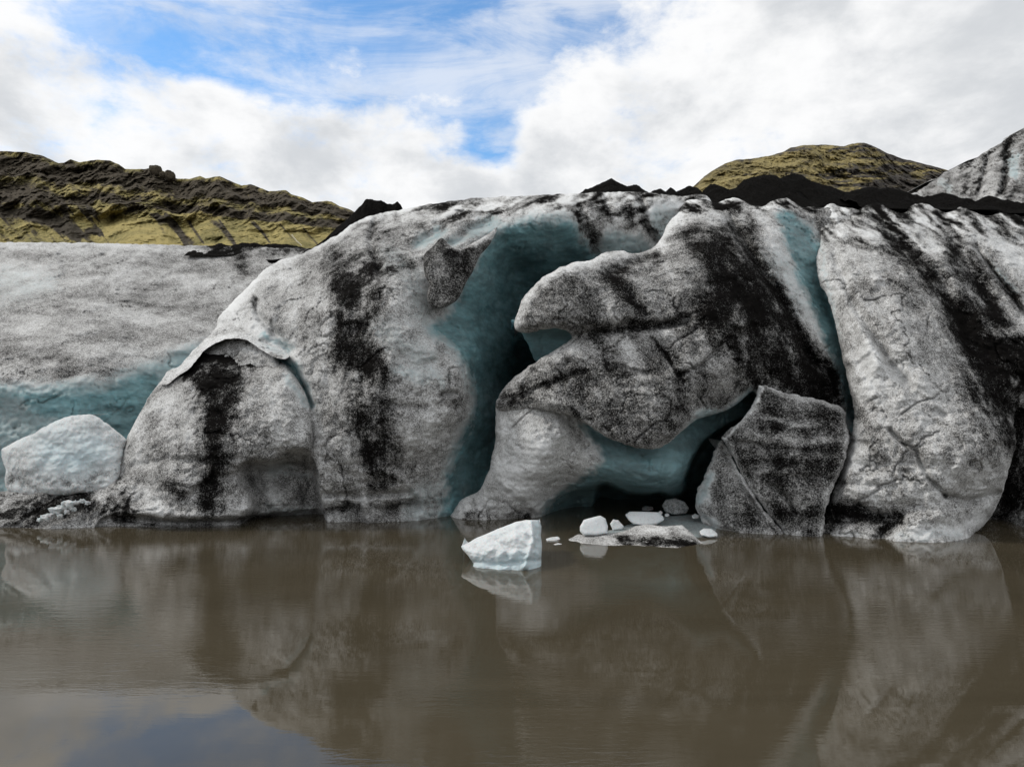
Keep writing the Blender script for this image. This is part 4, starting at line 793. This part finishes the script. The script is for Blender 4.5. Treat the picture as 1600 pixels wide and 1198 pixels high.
for i, (lb, ol, dd, dr) in enumerate(small):
    P_ = np.array(ol, float); c_ = P_.mean(0); w_ = np.ptp(P_[:, 0]); h_ = np.ptp(P_[:, 1])
    b_ = 0.32 * min(w_, 2 * h_) * dd / F
    ctl = [(P_[:, 0].min(), c_[1], dd), (P_[:, 0].max(), c_[1], dd + .05), (c_[0], P_[:, 1].min(), dd + .15), (c_[0], P_[:, 1].max(), dd - b_ * .9), (c_[0] - .1 * w_, c_[1], dd - b_)]
    chunk('ice_chunk', ol, ctl, lb, 'ice chunk', 1100 + i * 7, 'broken ice around the dirty floe', rim=max(1.5, h_ * .16), dirt=dr, thick=(b_ * .5, b_ * 1.2), step=.9, ragged=.25, rough=.12, inset=min(2.0, h_ * .12))
# ice shelf just awash under them
def shelf():
    S = np.array([(925, 834), (960, 824), (1000, 812), (1040, 804), (1090, 800), (1120, 812), (1124, 826), (1105, 836), (1060, 838), (960, 840)], float)
    P_ = smooth_poly(S, 3.0); z = 0.06
    d = F * (CH - z) / (P_[:, 1] - HY)
    c = P_.mean(0)
    rings = []
    for k, s in enumerate((1.0, .93, .8, .6, .35, .1)):
        q = c + (P_ - c) * s; zz = (-0.15, .03, .06, .08, .09, .09)[k]
        dd = F * (CH - 0.06) / (q[:, 1] - HY)
        w = to_world(q[:, 0], q[:, 1], dd); w[:, 2] = zz + 0.05 * fbm(w[:, 0], w[:, 1], w[:, 0] * 0, 2.0, 4, .6, 5) * (k > 0)
        rings.append(w)
    n = len(P_); V = np.concatenate(rings); q = []
    for k in range(5):
        a = np.arange(n) + k * n; b = np.roll(a, -1)
        q.append(np.stack([a, a + n, b + n, b], -1))
    o = link_mesh('ice_shelf', V, np.concatenate(q)[:, ::-1], ICE, None, {'dirt': np.full(len(V), .42), 'clear': np.full(len(V), .6)})
    tag(o, 'wet dark grey ice shelf awash behind the dirty floe', 'ice shelf')
shelf()
# rubble spilled down the left foot
random.seed(4)
spots = [(72, 812, 12, 8), (78, 809, 13, 7), (88, 803, 15, 10), (97, 797, 10, 8), (106, 795, 16, 12), (104, 803, 7, 6), (120, 788, 8, 6), (128, 786, 7, 6), (137, 788, 7, 5), (114, 798, 6, 5), (94, 809, 6, 5), (62, 815, 7, 5)]
names = ['lowest white rubble piece at the waterline', 'second rubble piece up from the waterline', 'larger rubble piece in the lower spill', 'rubble piece in the middle of the spill', 'largest white rubble cube near the top of the spill', 'small rubble bit under the largest cube',
         'upper rubble bit right of the largest cube', 'upper rubble bit next to the last one', 'rubble bit farthest right in the spill', 'tiny rubble bit right of the spill centre', 'tiny rubble bit just above the water', 'rubble bit farthest left at the waterline']
for i, ((cx_, cy_, w_, h_), nm) in enumerate(zip(spots, names)):
    dpt = 25.35 + (815 - cy_) * 0.022
    o = lump('ice_fragment', cx_, cy_, w_, h_, dpt - .12, CLEAN, None, 60 + i, 7, .55, .30, squash=3.0)
    for pl in o.data.polygons: pl.use_smooth = False
    tag(o, nm + ' on left foot', 'ice fragment', 'ice rubble spilled down the left foot', 'thing')

# parts that look different from the rest of the glacier
PART_LABELS = {'ice_slope': 'speckled grey ice slope with a blue band, leaning back at far left', 'cave_arch': 'ash-streaked lobe curving right into the blue cave wall',
    'ice_tooth': 'dirty pointed tooth of ice hanging in the cave mouth', 'ice_bulge': 'rounded bulge with black ash streak below the pale brow', 'ice_brow': 'thin pale ice brow above the ash streak',
    'ice_overhang': 'dark peppered mass overhanging the cave mouth', 'notch_wall': 'teal ice in the notch under the overhang', 'undercut_wall': 'pale wall and teal undercut above the black hollow',
    'ice_lobe': 'tall pale right-hand lobe with diagonal black bands', 'ice_flank': 'dark ash-covered flank at the right edge', 'ice_plateau': 'ash-darkened ice behind the crest'}
for o in gl.children:
    if o.name.split('.')[0] in PART_LABELS: o['label'] = PART_LABELS[o.name.split('.')[0]]
